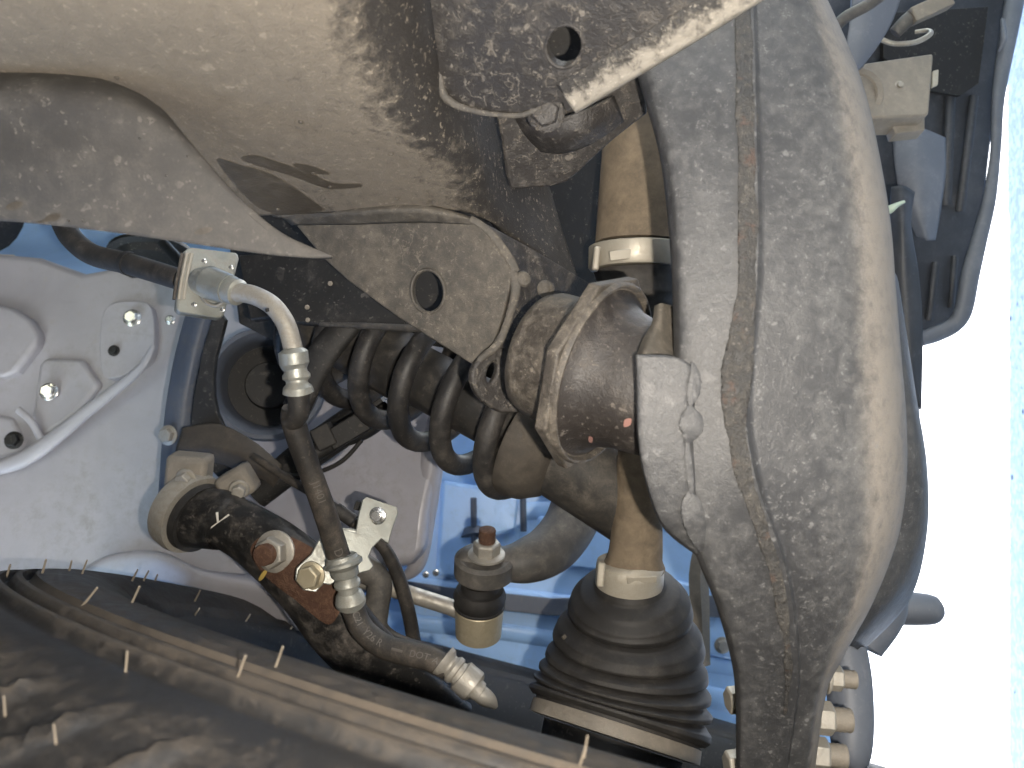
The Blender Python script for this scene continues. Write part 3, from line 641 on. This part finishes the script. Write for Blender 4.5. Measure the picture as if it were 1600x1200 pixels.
# ------------------------------------------------------------------ chassis rail
rail = thing('chassis_rail', 'tan dusted black chassis rail with welded brackets and round holes', 'chassis rail', P(500, 200, .3))
rows = [
 [(-220, -160, .190, 1.1), (60, -160, .190, 1.1), (300, -160, .190, 1.0), (480, -160, .192, .8), (580, -160, .200, .35), (660, -160, .225, .25), (730, -160, .27, .3), (820, -160, .31, .3)],
 [(-220, 0, .215, 1.2), (60, 0, .213, 1.15), (300, 0, .212, 1.0), (490, 0, .214, .75), (590, 0, .224, .35), (670, 0, .25, .25), (740, 0, .29, .3), (830, 0, .33, .3)],
 [(-220, 110, .245, 1.2), (60, 110, .243, 1.1), (300, 110, .240, 1.05), (520, 110, .238, .75), (620, 110, .247, .38), (695, 115, .270, .3), (760, 130, .31, .3), (840, 130, .35, .3)],
 [(-220, 200, .285, 1.0), (60, 200, .280, 1.0), (310, 200, .272, .95), (560, 205, .268, .8), (660, 215, .272, .5), (730, 225, .292, .35), (785, 235, .33, .3), (850, 250, .37, .3)],
 [(-220, 280, .325, .9), (60, 280, .315, .85), (330, 280, .305, .85), (570, 275, .298, .85), (680, 280, .298, .7), (745, 290, .308, .4), (800, 310, .34, .3), (870, 330, .38, .3)],
 [(-220, 345, .36, .8), (60, 345, .35, .7), (340, 340, .338, .7), (570, 330, .326, .75), (690, 328, .320, .7), (752, 340, .322, .5), (820, 380, .34, .35), (905, 440, .36, .3)],
]
rows = [[(x, y, d, (min(1.6, a_*1.3) if a_ >= .7 else a_-.06)) for x, y, d, a_ in r] for r in rows]
rail_shell = loft('rail_shell', rows, M['rail'], rail, nu=10, nv=10, thick=.004, attr=True)
# stepped lower flange and gusset with hole
fg = plane((500, 360, .345), (740, 350, .318), (740, 560, .325))
plate('gusset', [(462, 352), (520, 350), (620, 347), (700, 345), (745, 349), (768, 372), (798, 420), (800, 432), (791, 470), (782, 505), (772, 535), (752, 552), (738, 570), (690, 540), (620, 495), (545, 440), (505, 404)], fg, M['gusset'], rail, thick=.0035,
      holes=[ell(669, 455, 25, 33, -.12)], bevel=.0008)
tube('hole_lip', [(x, y, fg(x, y), 3) for x, y in ell(669, 455, 26, 34, -.12, 24)+[ell(669, 455, 26, 34, -.12, 24)[0]]], M['gusset'], rail, n=8, sub=2, cap=False)
loft('flange_step', [[(420, 334, .345), (560, 322, .325), (660, 319, .318), (735, 338, .318)], [(440, 340, .342), (560, 333, .3235), (660, 330, .3165), (738, 343, .3165)], [(455, 352, .346), (560, 351, .333), (660, 348, .324), (746, 352, .318)]], M['gusset'], rail, nv=4, thick=.003)
# wall behind the gusset hole
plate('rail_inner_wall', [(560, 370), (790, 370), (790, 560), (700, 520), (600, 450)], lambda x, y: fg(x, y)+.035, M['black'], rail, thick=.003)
# end wall turned towards the right with an ear and slot
loft('end_wall', [[(752, 346, .316), (800, 372, .325), (850, 400, .335), (925, 445, .36)],
                  [(790, 400, .317), (826, 420, .327), (866, 440, .337), (925, 470, .36)],
                  [(806, 440, .318), (838, 460, .328), (872, 480, .338), (920, 500, .36)],
                  [(796, 490, .319), (830, 500, .329), (868, 510, .339), (910, 530, .36)],
                  [(778, 545, .320), (820, 550, .330), (860, 550, .339), (900, 560, .36)]], M['plate'], rail, thick=.0035, nv=8)
fe = plane((742, 590, .317), (850, 590, .333), (800, 460, .322))
plate('mount_ear', [(806, 428), (822, 436), (818, 470), (830, 540), (850, 600), (842, 640), (812, 644), (786, 646), (766, 636), (746, 618), (737, 596), (738, 578), (750, 560), (774, 540), (790, 500), (800, 460)], fe, M['plate'], rail, thick=.004,
      holes=[ell(769, 582, 7, 16, .28)], bevel=.0012, seg=3, rnd=2)
tube('edge_weld', [(800, 424, .3155, 7), (806, 440, .3155, 9), (803, 468, .316, 7), (792, 505, .3165, 6), (776, 540, .317, 7), (752, 560, .318, 5), (741, 578, .318, 4)], M['gusset'], rail, n=12, jit=.05, flat=lambda s: .45)
tube('edge_weld', [(735, 341, .313, 5), (765, 362, .3135, 6), (795, 402, .315, 7), (806, 425, .3155, 7)], M['gusset'], rail, n=12, jit=.05, flat=lambda s: .3)
for x, y, r, d in ((818, 436, 13, .316), (853, 452, 15, .328)):
    lathe('mud_blob', P(x, y, d), dirv(.3, .1, -1), [(0, r*d/FPX), (.001, r*d/FPX*.8), (.0016, .0004)], M['gusset'], rail, n=14)
# upper bracket plate with round hole and folded lip, coloured bright for facing the flash
fp = plane((700, 150, .272), (900, 170, .262), (900, 0, .235))
up_pts = [(660, -170), (672, 0), (684, 90), (690, 140), (704, 160), (735, 172), (775, 180), (812, 180), (838, 168), (858, 160), (880, 160), (886, 174), (905, 166), (960, 132), (1040, 84), (1120, 36), (1170, 4), (1290, -70), (1290, -170)]
plate('hole_bracket', up_pts, fp, M['plate'], rail, thick=.004, holes=[ell(882, 72, 28, 33, .25)], bevel=0)
lip = [(893, 168), (960, 128), (1040, 80), (1120, 32), (1180, -5), (1290, -75)]
loft('folded_lip', [[(x-24, y-36, fp(x-24, y-36)-.0004, .30) for x, y in lip], [(x-16, y-24, fp(x-16, y-24)-.0010, .45) for x, y in lip], [(x-7, y-10, fp(x, y)-.0022, .85) for x, y in lip], [(x+1, y+1, fp(x, y)-.0022, 1) for x, y in lip], [(x+6, y+8, fp(x, y)-.0002, 1) for x, y in lip], [(x+7, y+10, fp(x, y)+.006, .7) for x, y in lip]], M['lip'], rail, nu=10, thick=.002, attr=True)
tube('hole_lip', [(x, y, fp(x, y)+.0005, 3.5) for x, y in ell(882, 72, 29, 34, .25, 24)+[ell(882, 72, 29, 34, .25, 24)[0]]], M['plate'], rail, n=8, sub=2, cap=False)
tube('edge_weld', [(686, 100, .266, 7), (690, 142, .269, 7), (712, 164, .2715, 6), (760, 177, .271, 4), (812, 180, .2685, 4), (845, 166, .266, 5)], M['gusset'], rail, n=12, jit=.08, flat=lambda s: .5)
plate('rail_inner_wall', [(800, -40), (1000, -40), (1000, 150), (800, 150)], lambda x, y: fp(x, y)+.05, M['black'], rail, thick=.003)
# lower bracket behind it
fl_ = plane((800, 290, .318), (1000, 170, .300), (850, 160, .295))
plate('lower_bracket', [(770, 150), (1000, 100), (1012, 178), (985, 198), (955, 222), (925, 250), (902, 272), (884, 286), (860, 292), (798, 296), (790, 270), (784, 220)], fl_, M['plate'], rail, thick=.003, bevel=.001)
loft('pressed_cup', [[(800, 180, .298), (850, 190, .290), (905, 175, .286), (960, 150, .29)], [(810, 205, .304), (860, 218, .294), (915, 205, .290), (968, 170, .293)], [(830, 235, .312), (880, 240, .302), (930, 222, .298), (975, 190, .298)]], M['plate'], rail, thick=.002)
nut(rail, P(853, 176, .280), dirv(-.1, -.3, -1), .0052, .006, M['plate'], name='bracket_bolt')
# dark back wall between rail and shaft
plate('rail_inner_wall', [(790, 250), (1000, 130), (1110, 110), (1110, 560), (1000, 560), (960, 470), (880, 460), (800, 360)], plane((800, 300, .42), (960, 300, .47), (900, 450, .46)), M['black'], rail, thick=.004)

# ------------------------------------------------------------------ splash guard sheet at the left
sg = thing('splash_guard', 'thin grey-brown rubber splash guard hanging below the chassis rail', 'splash guard', P(200, 300, .25))
rows = [
 [(-220, 108, .250), (0, 108, .247), (90, 112, .246), (160, 124, .246), (215, 145, .247), (248, 166, .248), (262, 178, .249)],
 [(-220, 140, .238), (0, 138, .237), (95, 142, .237), (180, 155, .239), (245, 182, .242), (290, 215, .245), (318, 246, .247)],
 [(-220, 205, .239), (0, 205, .238), (110, 210, .238), (210, 222, .240), (290, 248, .243), (340, 276, .246), (366, 300, .248)],
 [(-220, 270, .241), (0, 272, .240), (130, 280, .240), (260, 292, .242), (350, 312, .246), (405, 338, .249), (425, 356, .251)],
 [(-220, 335, .245), (0, 345, .244), (150, 360, .244), (300, 381, .246), (400, 395, .249), (480, 402, .252), (519, 400, .254)]]
guard = loft('guard_sheet', rows, M['skirt'], sg, nu=10, nv=8, thick=.0022)
bvg = bvh_of(guard)
for x, y, rx, ry in ((318, 361, 15, 5), (82, 340, 13, 6), (22, 322, 14, 6), (60, 349, 22, 3)):
    drape('dark_scuff', ell(x, y, rx, ry, -.25, 14), bvg, M['wet'], sg, rnd=0)
0 and drape('dark_scuff', [(215, 232), (262, 198), (270, 190), (262, 205), (235, 238), (222, 240)], bvg, M['damper'], sg)
for x, y in ((74, 268), (108, 345), (130, 345), (293, 244), (218, 216), (260, 274)):
    d = (P(x, y, 1)-CAM).normalized(); h = bvg.ray_cast(CAM, d)[0]
    lathe('mud_speck', h, -d, [(0, .0004), (.0002, .0003), (.0003, .0001)], M['lip'], sg, n=7)
bvr = bvh_of(rail_shell)
for pts in ([(338, 250), (375, 258), (430, 275), (500, 322), (492, 332), (440, 334), (395, 318)], [(376, 246), (400, 243), (430, 252), (480, 268), (520, 286), (560, 287), (564, 292), (520, 296), (490, 288), (455, 275), (390, 255)], [(458, 256), (480, 258), (515, 270), (505, 273), (470, 266)]):
    drape('wet_streak', pts, bvr, M['wet'], rail)  # one large darker patch and two narrow darker streaks on the rail
for x, y in ((516, 291), (490, 270), (434, 326), (612, 240), (183, 121), (470, 190), (620, 310)):
    d = (P(x, y, 1)-CAM).normalized(); h = bvr.ray_cast(CAM, d)[0]
    lathe('water_drop', h, -d, [(0, .0009), (.0005, .0007), (.0008, .0001)], M['wet'], rail, n=10)

# ------------------------------------------------------------------ lower control arm
la = thing('lower_arm', 'large dusty grey-black stamped lower control arm with central weld seam', 'control arm', P(1200, 500, .25))
# y, left edge, seam, right edge, depth shift
stn = [(-180, 950, 1172, 1230, .030), (-60, 965, 1176, 1262, .022), (60, 988, 1180, 1315, .012), (140, 1010, 1182, 1345, .006), (240, 1038, 1184, 1368, .002), (350, 1052, 1186, 1386, 0), (450, 1058, 1183, 1394, -.001), (550, 1060, 1172, 1402, -.001),
       (650, 1055, 1166, 1410, 0), (740, 1062, 1180, 1411, .001), (820, 1078, 1206, 1402, .004), (880, 1100, 1226, 1384, .008), (950, 1128, 1240, 1354, .014), (1030, 1150, 1248, 1310, .022), (1090, 1157, 1246, 1284, .03), (1200, 1158, 1230, 1270, .042), (1340, 1158, 1215, 1262, .058)]
rows = []
for y, xl, xs, xr, dz in stn:
    xl -= 9; xr += 6
    f = lambda t: xs+(xr-xs)*t
    g = lambda t: xl+(xs-xl)*t
    rows.append([(xl+8, y, .290+dz, .3), (xl+1, y, .264+dz, .5), (g(.06), y, .2545+dz, .6), (g(.18), y, .2508+dz, .55), (g(.6), y, .2484+dz, .48), (g(.95), y, .2464+dz, .40), (g(.995), y, .2464+dz, .38),
                 (f(.03), y, .2480+dz, .34), (f(.10), y, .2480+dz, .40), (f(.40), y, .2476+dz, .48), (f(.66), y, .2488+dz, .66), (f(.85), y, .2545+dz, .97), (f(.96), y, .267+dz, .97), (f(1.0), y, .288+dz, .8), (f(.985), y, .33+dz, .6)])  # high last values at the right place the painted bounce tone
arm_o = loft('arm_shell', rows, M['arm'], la, nu=5, nv=6, thick=.003, attr=True)
def at_y(y, i):
    for p, q in zip(stn, stn[1:]):
        if p[0] <= y <= q[0]: return p[i]+(q[i]-p[i])*(y-p[0])/(q[0]-p[0])
    return stn[-1][i]
ws = []
for k_ in range(34):
    y = -170+k_*39; fat = 9*math.exp(-((y-575)/50)**2)
    ws.append((at_y(y, 2)-17+random.uniform(-2, 2), y, .2463+at_y(y, 4), max(3, 15+fat+random.uniform(-2.5, 2.5)-max(0, y-750)*.035)))
weld_o = tube('weld_seam', ws, M['weld'], la, n=22, sub=8, jit=.10, flat=lambda s: .15)
bva = bvh_of(arm_o, weld_o)
# welded side gusset with upstanding tab
rows = [[(993, 556, .2570), (993.6, 555, .2500), (1000, 554, .2478), (1050, 556, .2466), (1082, 572, .2462), (1092, 590, .2500)],
        [(994, 600, .2570), (994.6, 604, .2500), (1001, 605, .2478), (1045, 605, .2466), (1078, 615, .2462), (1088, 620, .2500)],
        [(996, 680, .2575), (996.6, 680, .2505), (1003, 680, .2482), (1045, 675, .2470), (1072, 672, .2466), (1084, 675, .2505)],
        [(1007, 745, .2595), (1007.6, 745, .2525), (1014, 745, .2500), (1052, 740, .2486), (1076, 735, .2480), (1088, 738, .252)],
        [(1034, 822, .2630), (1034.6, 818, .2560), (1040, 814, .2540), (1066, 806, .2522), (1082, 800, .2515), (1094, 800, .2555)],
        [(1088, 868, .2690), (1089, 865, .2640), (1092, 860, .2620), (1098, 856, .2592), (1103, 850, .2582), (1110, 848, .262)]]
loft('side_gusset', rows, M['arm'], la, thick=.003, attr=False)
loft('gusset_tab', [[(1022, 478, .268), (1034, 474, .2655), (1052, 478, .272)], [(1018, 505, .2655), (1032, 500, .2625), (1054, 512, .269)], [(1003, 532, .262), (1020, 530, .258), (1054, 545, .264)], [(994, 556, .2575), (1012, 552, .253), (1056, 556, .259)]], M['gusset'], la, thick=.003)
for pts in ([(1082, 566, .2460, 2), (1086, 590, .2455, 9), (1083, 615, .2454, 10), (1078, 634, .2456, 2)], [(1078, 634, .2456, 3), (1080, 652, .2450, 17), (1080, 672, .2450, 18), (1075, 692, .2460, 3)], [(1074, 690, .2462, 3), (1076, 720, .2466, 5), (1079, 750, .2474, 5), (1080, 772, .2480, 3)], [(1078, 768, .2484, 3), (1080, 786, .2484, 15), (1085, 815, .2498, 17), (1092, 846, .2535, 10), (1096, 862, .257, 2)]):
    tube('weld_blob', pts, M['arm'], la, n=18, sub=10, jit=.06, flat=lambda s: .11)
# second shell seen beyond the right edge
loft('rear_shell', [[(1330, 380, .33), (1392, 420, .335), (1404, 440, .36)], [(1370, 560, .325), (1420, 600, .33), (1432, 620, .36)], [(1380, 700, .325), (1438, 720, .33), (1449, 730, .36)],
                    [(1370, 830, .33), (1436, 830, .335), (1448, 840, .36)], [(1340, 930, .335), (1404, 920, .34), (1420, 940, .37)], [(1290, 1010, .345), (1330, 1010, .35), (1345, 1020, .38)]], M['arm'], la, thick=.003)
for x, y, r in ((1282, 1120, .0068), (1274, 1176, .0068), (1304, 1058, .0052)):
    nut(la, P(x-14, y, .315), dirv(1, -.05, -.12), r, r*1.25, M['steel'], wash=1.25, stud=r*1.1, studmat=M['alu'], sr=.72, name='ball_joint_nut', rot=.5)
for x, y in ((1152, 1092), (1150, 1192)):
    nut(la, P(x+10, y, .315), dirv(-1, -.05, -.12), .0055, .007, M['steel'], wash=1.1, name='ball_joint_bolt', rot=.5)
bj = thing('ball_joint', 'dark round ball joint housing beside the lower arm nuts', 'ball joint', P(1330, 1130, .36))
tube('joint_housing', [(1322, 1010, .375, 30), (1326, 1060, .37, 34), (1330, 1130, .362, 33), (1330, 1180, .357, 28), (1328, 1196, .356, 18)], M['shieldgrey'], bj, n=24)
tr = thing('track_rod_end', 'blunt grey rod end poking out beyond the lower arm', 'rod end', P(1445, 952, .5))
tube('rod_end', [(1340, 950, .5, 26), (1400, 950, .495, 26), (1450, 952, .49, 24), (1466, 953, .489, 18), (1470, 953, .489, 8)], M['shieldgrey'], tr, n=20, sub=4)
tube('rod_knuckle', [(1340, 880, .46, 30), (1380, 940, .455, 36), (1350, 1010, .45, 28)], M['shieldgrey'], tr, n=18)

# ------------------------------------------------------------------ front splash shield and bracket at the right
fs = thing('front_shield', 'dark plastic splash shield behind the front bumper, with pressed ribs', 'splash shield', P(1480, 300, .58))
fr_ = plane((1300, 100, .58), (1550, 100, .60), (1450, 500, .62))
plate('shield_panel', [(1230, -60), (1600, -60), (1572, 60), (1548, 240), (1538, 330), (1520, 380), (1502, 480), (1490, 500), (1445, 522), (1440, 600), (1436, 820), (1300, 900), (1300, 300)], fr_, M['shield'], fs, thick=.01, bevel=.003)
tube('bumper_edge', [(1600, -80, .585, 16), (1578, 40, .583, 14), (1560, 150, .585, 10), (1556, 230, .586, 8), (1546, 310, .588, 10), (1530, 375, .592, 12), (1516, 430, .595, 14), (1505, 485, .6, 14), (1490, 508, .603, 13), (1462, 522, .605, 13), (1438, 530, .606, 12)], M['shieldgrey'], fs, n=16, sub=8, flat=lambda s: .7)
tube('bumper_lip', [(1566, 30, .575, 3), (1568, 62, .572, 5), (1560, 80, .575, 2)], M['shieldgrey'], fs, n=8)
for x0, y0, x1, y1, r in ((1485, 140, 1478, 320, 8), (1522, 150, 1500, 330, 7), (1462, 410, 1452, 500, 6), (1492, 400, 1486, 480, 5), (1432, 230, 1428, 300, 9)):
    tube('pressed_rib', [(x0, y0, fr_(x0, y0)-.002, r), ((x0+x1)/2, (y0+y1)/2, fr_(x0, y0)-.002, r), (x1, y1, fr_(x1, y1)-.002, r)], M['shield'], fs, n=12, flat=lambda s: .8)
loft('blue_panel', [[(1395, 195, .575), (1440, 200, .57), (1478, 215, .575)], [(1398, 260, .57), (1440, 265, .562), (1478, 270, .57)], [(1410, 320, .57), (1440, 330, .562), (1470, 330, .57)], [(1432, 370, .572), (1450, 375, .568), (1462, 375, .575)]], M['shieldgrey'], fs, thick=.004)
plate('dark_opening', [(1380, 20), (1545, 10), (1530, 130), (1500, 150), (1440, 140), (1380, 90)], lambda x, y: fr_(x, y)-.012, M['black'], fs, thick=.004)
loft('rubber_flap', [[(1392, 292, .535), (1412, 290, .53), (1430, 300, .535)], [(1390, 340, .53), (1412, 345, .522), (1424, 350, .53)], [(1392, 400, .53), (1415, 420, .525), (1436, 430, .53)], [(1395, 480, .535), (1420, 500, .53), (1442, 520, .535)], [(1405, 580, .54), (1425, 600, .535), (1440, 640, .54)]], M['shield'], fs, thick=.006)
tube('pale_clip', [(1389, 328, .515, 7), (1394, 325, .513, 6), (1402, 320, .512, 4), (1413, 315, .512, 2.5)], M['green'], fs, n=10, sub=3)
bb = thing('square_bracket', 'square grey cast bracket with round recess and small rivet', 'bracket', P(1405, 140, .5))
fq = plane((1360, 100, .50), (1460, 90, .505), (1450, 180, .49))
plate('bracket_face', [(1352, 98), (1458, 83), (1459, 90), (1452, 176), (1446, 181), (1352, 184), (1330, 150)], fq, M['alu'], bb, thick=.02, bevel=.0015)
plate('bracket_foot', [(1360, 186), (1446, 182), (1446, 203), (1400, 208), (1396, 196), (1372, 196)], lambda x, y: fq(x, y)+.012, M['alu'], bb, thick=.01, bevel=.001)
lathe('round_recess', P(1340, 146, fq(1340, 146)-.0005), dirv(0, 0, -1), [(0, .0170), (.0012, .0160), (.0012, .0125), (0, .0115)], M['alu'], bb, n=40, closed=True)
nut(bb, P(1405, 133, fq(1405, 133)), dirv(0, 0, -1), .0021, .0022, M['steel'], name='rivet')
plate('side_tab', [(1458, 110), (1467, 108), (1466, 132), (1457, 136)], lambda x, y: fq(x, y)+.004, M['band'], bb, thick=.002)
sp_ = thing('rubber_strap', 'dark rubber strap and wire loop above the square bracket', 'strap', P(1380, 50, .48))
loft('strap', [[(1335, -40, .47), (1375, -40, .47), (1420, -40, .475)], [(1328, 30, .468), (1360, 30, .465), (1396, 30, .47)], [(1322, 70, .465), (1348, 75, .462), (1372, 72, .468)], [(1318, 110, .465), (1334, 112, .462), (1345, 108, .468)]], M['shieldgrey'], sp_, thick=.003)
tube('rod', [(1290, 60, .45, 9), (1320, 28, .448, 9), (1362, 4, .446, 9), (1420, -40, .445, 9)], M['bar'], sp_, n=12)
tube('wire_loop', [(1370, 58, .52, 4), (1395, 68, .518, 4), (1430, 66, .518, 4), (1453, 54, .52, 4), (1450, 48, .525, 3.5), (1430, 50, .53, 3)], M['steel'], sp_, n=10)
box('sleeve', P(1452, 14, .51), [dirv(1, .45, 0), dirv(-.45, 1, 0), dirv(0, 0, 1)], (.028, .010, .010), M['alu'], sp_, bevel=.001)
tube('cable', [(1398, 52, .515, 10), (1420, 30, .512, 11), (1450, 12, .513, 9), (1500, -12, .513, 6), (1560, -40, .515, 6)], M['bar'], sp_, n=12)
# ------------------------------------------------------------------ wheel
nrm = Vector((.263, 1, .336)).normalized()
fwd = (Vector((0, 0, 1))-nrm*nrm.z).normalized(); e1 = fwd.cross(nrm)
if e1.x < 0: e1 = -e1
az = .2069; Dw = .4957; dlt = .01886; WS = 1.0234
Cl = (fwd*math.cos(az)+e1*math.sin(az))*Dw-nrm*dlt
Cw = L2W(*Cl); nW = (L2W(*nrm)-L2W(0, 0, 0)).normalized()
eA = (L2W(*(-e1))-L2W(0, 0, 0)).normalized(); eB = nW.cross(eA)
wl = thing('wheel', 'brown dusted black tyre on its wheel, inner sidewall with rubber hairs', 'wheel', Cw-Vector((0, 0, .37)))
prof = [(-.250, .250), (-.245, .285), (-.235, .325), (-.215, .352), (-.19, .364), (-.13, .369), (-.07, .364), (-.052, .359), (-.040, .352), (-.030, .345), (-.022, .337), (-.0180, .3320), (-.0140, .3255), (-.0118, .3210), (-.0102, .3165), (-.0066, .3148), (-.0060, .3125), (-.0098, .3108), (-.0096, .3095), (-.0044, .3078), (-.0038, .3055), (-.0078, .3038), (-.0074, .3025), (-.0024, .3010), (-.0026, .2995),
        (-.0010, .295), (.0, .287), (-.0005, .278), (-.003, .268), (-.008, .259), (-.0095, .2565), (-.0075, .254), (-.011, .2505), (-.018, .247), (-.026, .2455)]
pr2 = []
for i in range(len(prof)-1):
    for s in range(3): pr2.append(tuple(a+(b_-a)*s/3 for a, b_ in zip(prof[i], prof[i+1])))
pr2.append(prof[-1]); pr2 = [(t*WS, r*WS) for t, r in pr2]
nA = 720; V = []; F = []; TA = []
for t, r in pr2:
    for k in range(nA):
        a = 2*math.pi*k/nA; rr, tt = r, t; rb = 0
        if -.062 < t < -.014:
            wgt = min(1, (-t-.014)/.006)*min(1, (t+.062)/.006)
            ph = (a*84/(2*math.pi)+(-t)*34) % 1.0
            rg = max(0, 1-abs(ph-.5)/.13); rg = rg*rg*(3-2*rg)
            rr += .0024*wgt*rg; tt += .0024*wgt*rg; rb = .34*wgt*rg-.06*wgt
        V.append(Cw+nW*tt+(eA*math.cos(a)+eB*math.sin(a))*rr)
        q_ = r/WS
        TA.append(max(0, min(1, .46+rb+.12*math.exp(-((q_-.290)/.01)**2)-.42*math.exp(-((q_-.3205)/.004)**2)+sum(.55*math.exp(-((q_-c_)/.0013)**2) for c_ in (.3018, .3068, .3138))-sum(.3*math.exp(-((q_-c_)/.0012)**2) for c_ in (.3035, .3105)))))
for i in range(len(pr2)-1):
    for k in range(nA):
        k2 = (k+1) % nA; F.append((i*nA+k, i*nA+k2, (i+1)*nA+k2, (i+1)*nA+k))
ty = mk('tyre', V, F, M['tyre'], wl, ang=70, attr=TA)
lathe('rim', Cw, nW, [(-.018, .2455), (-.014, .249), (-.012, .246), (-.016, .240), (-.05, .228), (-.12, .215), (-.20, .21), (-.21, .16), (-.205, .07), (-.17, .06), (-.17, .001)], M['black'], wl, n=96, closed=True)
bvh = BVHTree.FromPolygons([tuple(v) for v in V], F)
hairs = [(128, 948, 24, 30), (206, 942, 12, 26), (66, 896, 6, 22), (108, 892, 4, 16), (128, 897, 8, 22), (10, 902, 6, 20), (196, 1052, 3, 34), (370, 1062, 14, 38), (430, 1044, 12, 34), (487, 1028, 9, 28), (8, 1122, -2, 34), (88, 1166, -4, 34), (912, 1186, 6, 36), (905, 1198, 10, 30),
         (206, 908, 9, 18), (224, 908, 8, 16), (304, 940, 9, 18), (304, 962, 8, 12), (382, 974, 9, 14), (242, 908, 4, 10), (450, 990, 7, 12)]
for x, y, dx, ln in hairs:
    d = (P(x, y, 1)-CAM).normalized(); hit, nn, _, dist = bvh.ray_cast(CAM, d)
    if hit is None: continue
    dep = (hit-CAM).dot(FZ)
    r0 = 1.9 if dep < .35 else 1.6
    p0 = P(x, y, dep+.001); tip = P(x+dx, y-ln, dep-.002)
    V2 = []; F2 = []; t = (tip-p0).normalized(); uu = t.orthogonal().normalized(); bb_ = t.cross(uu)
    for s, rr in ((0, 1.25), (.1, 1), (1, .8)):
        for k in range(7):
            a = 2*math.pi*k/7; V2.append(p0.lerp(tip, s)+(uu*math.cos(a)+bb_*math.sin(a))*rr*r0*dep/FPX)
    for i in range(2):
        for k in range(7): F2.append((i*7+k, i*7+(k+1) % 7, (i+1)*7+(k+1) % 7, (i+1)*7+k))
    F2.append(tuple(range(14, 21)))
    mk('rubber_hair', V2, F2, M['hair'], wl)
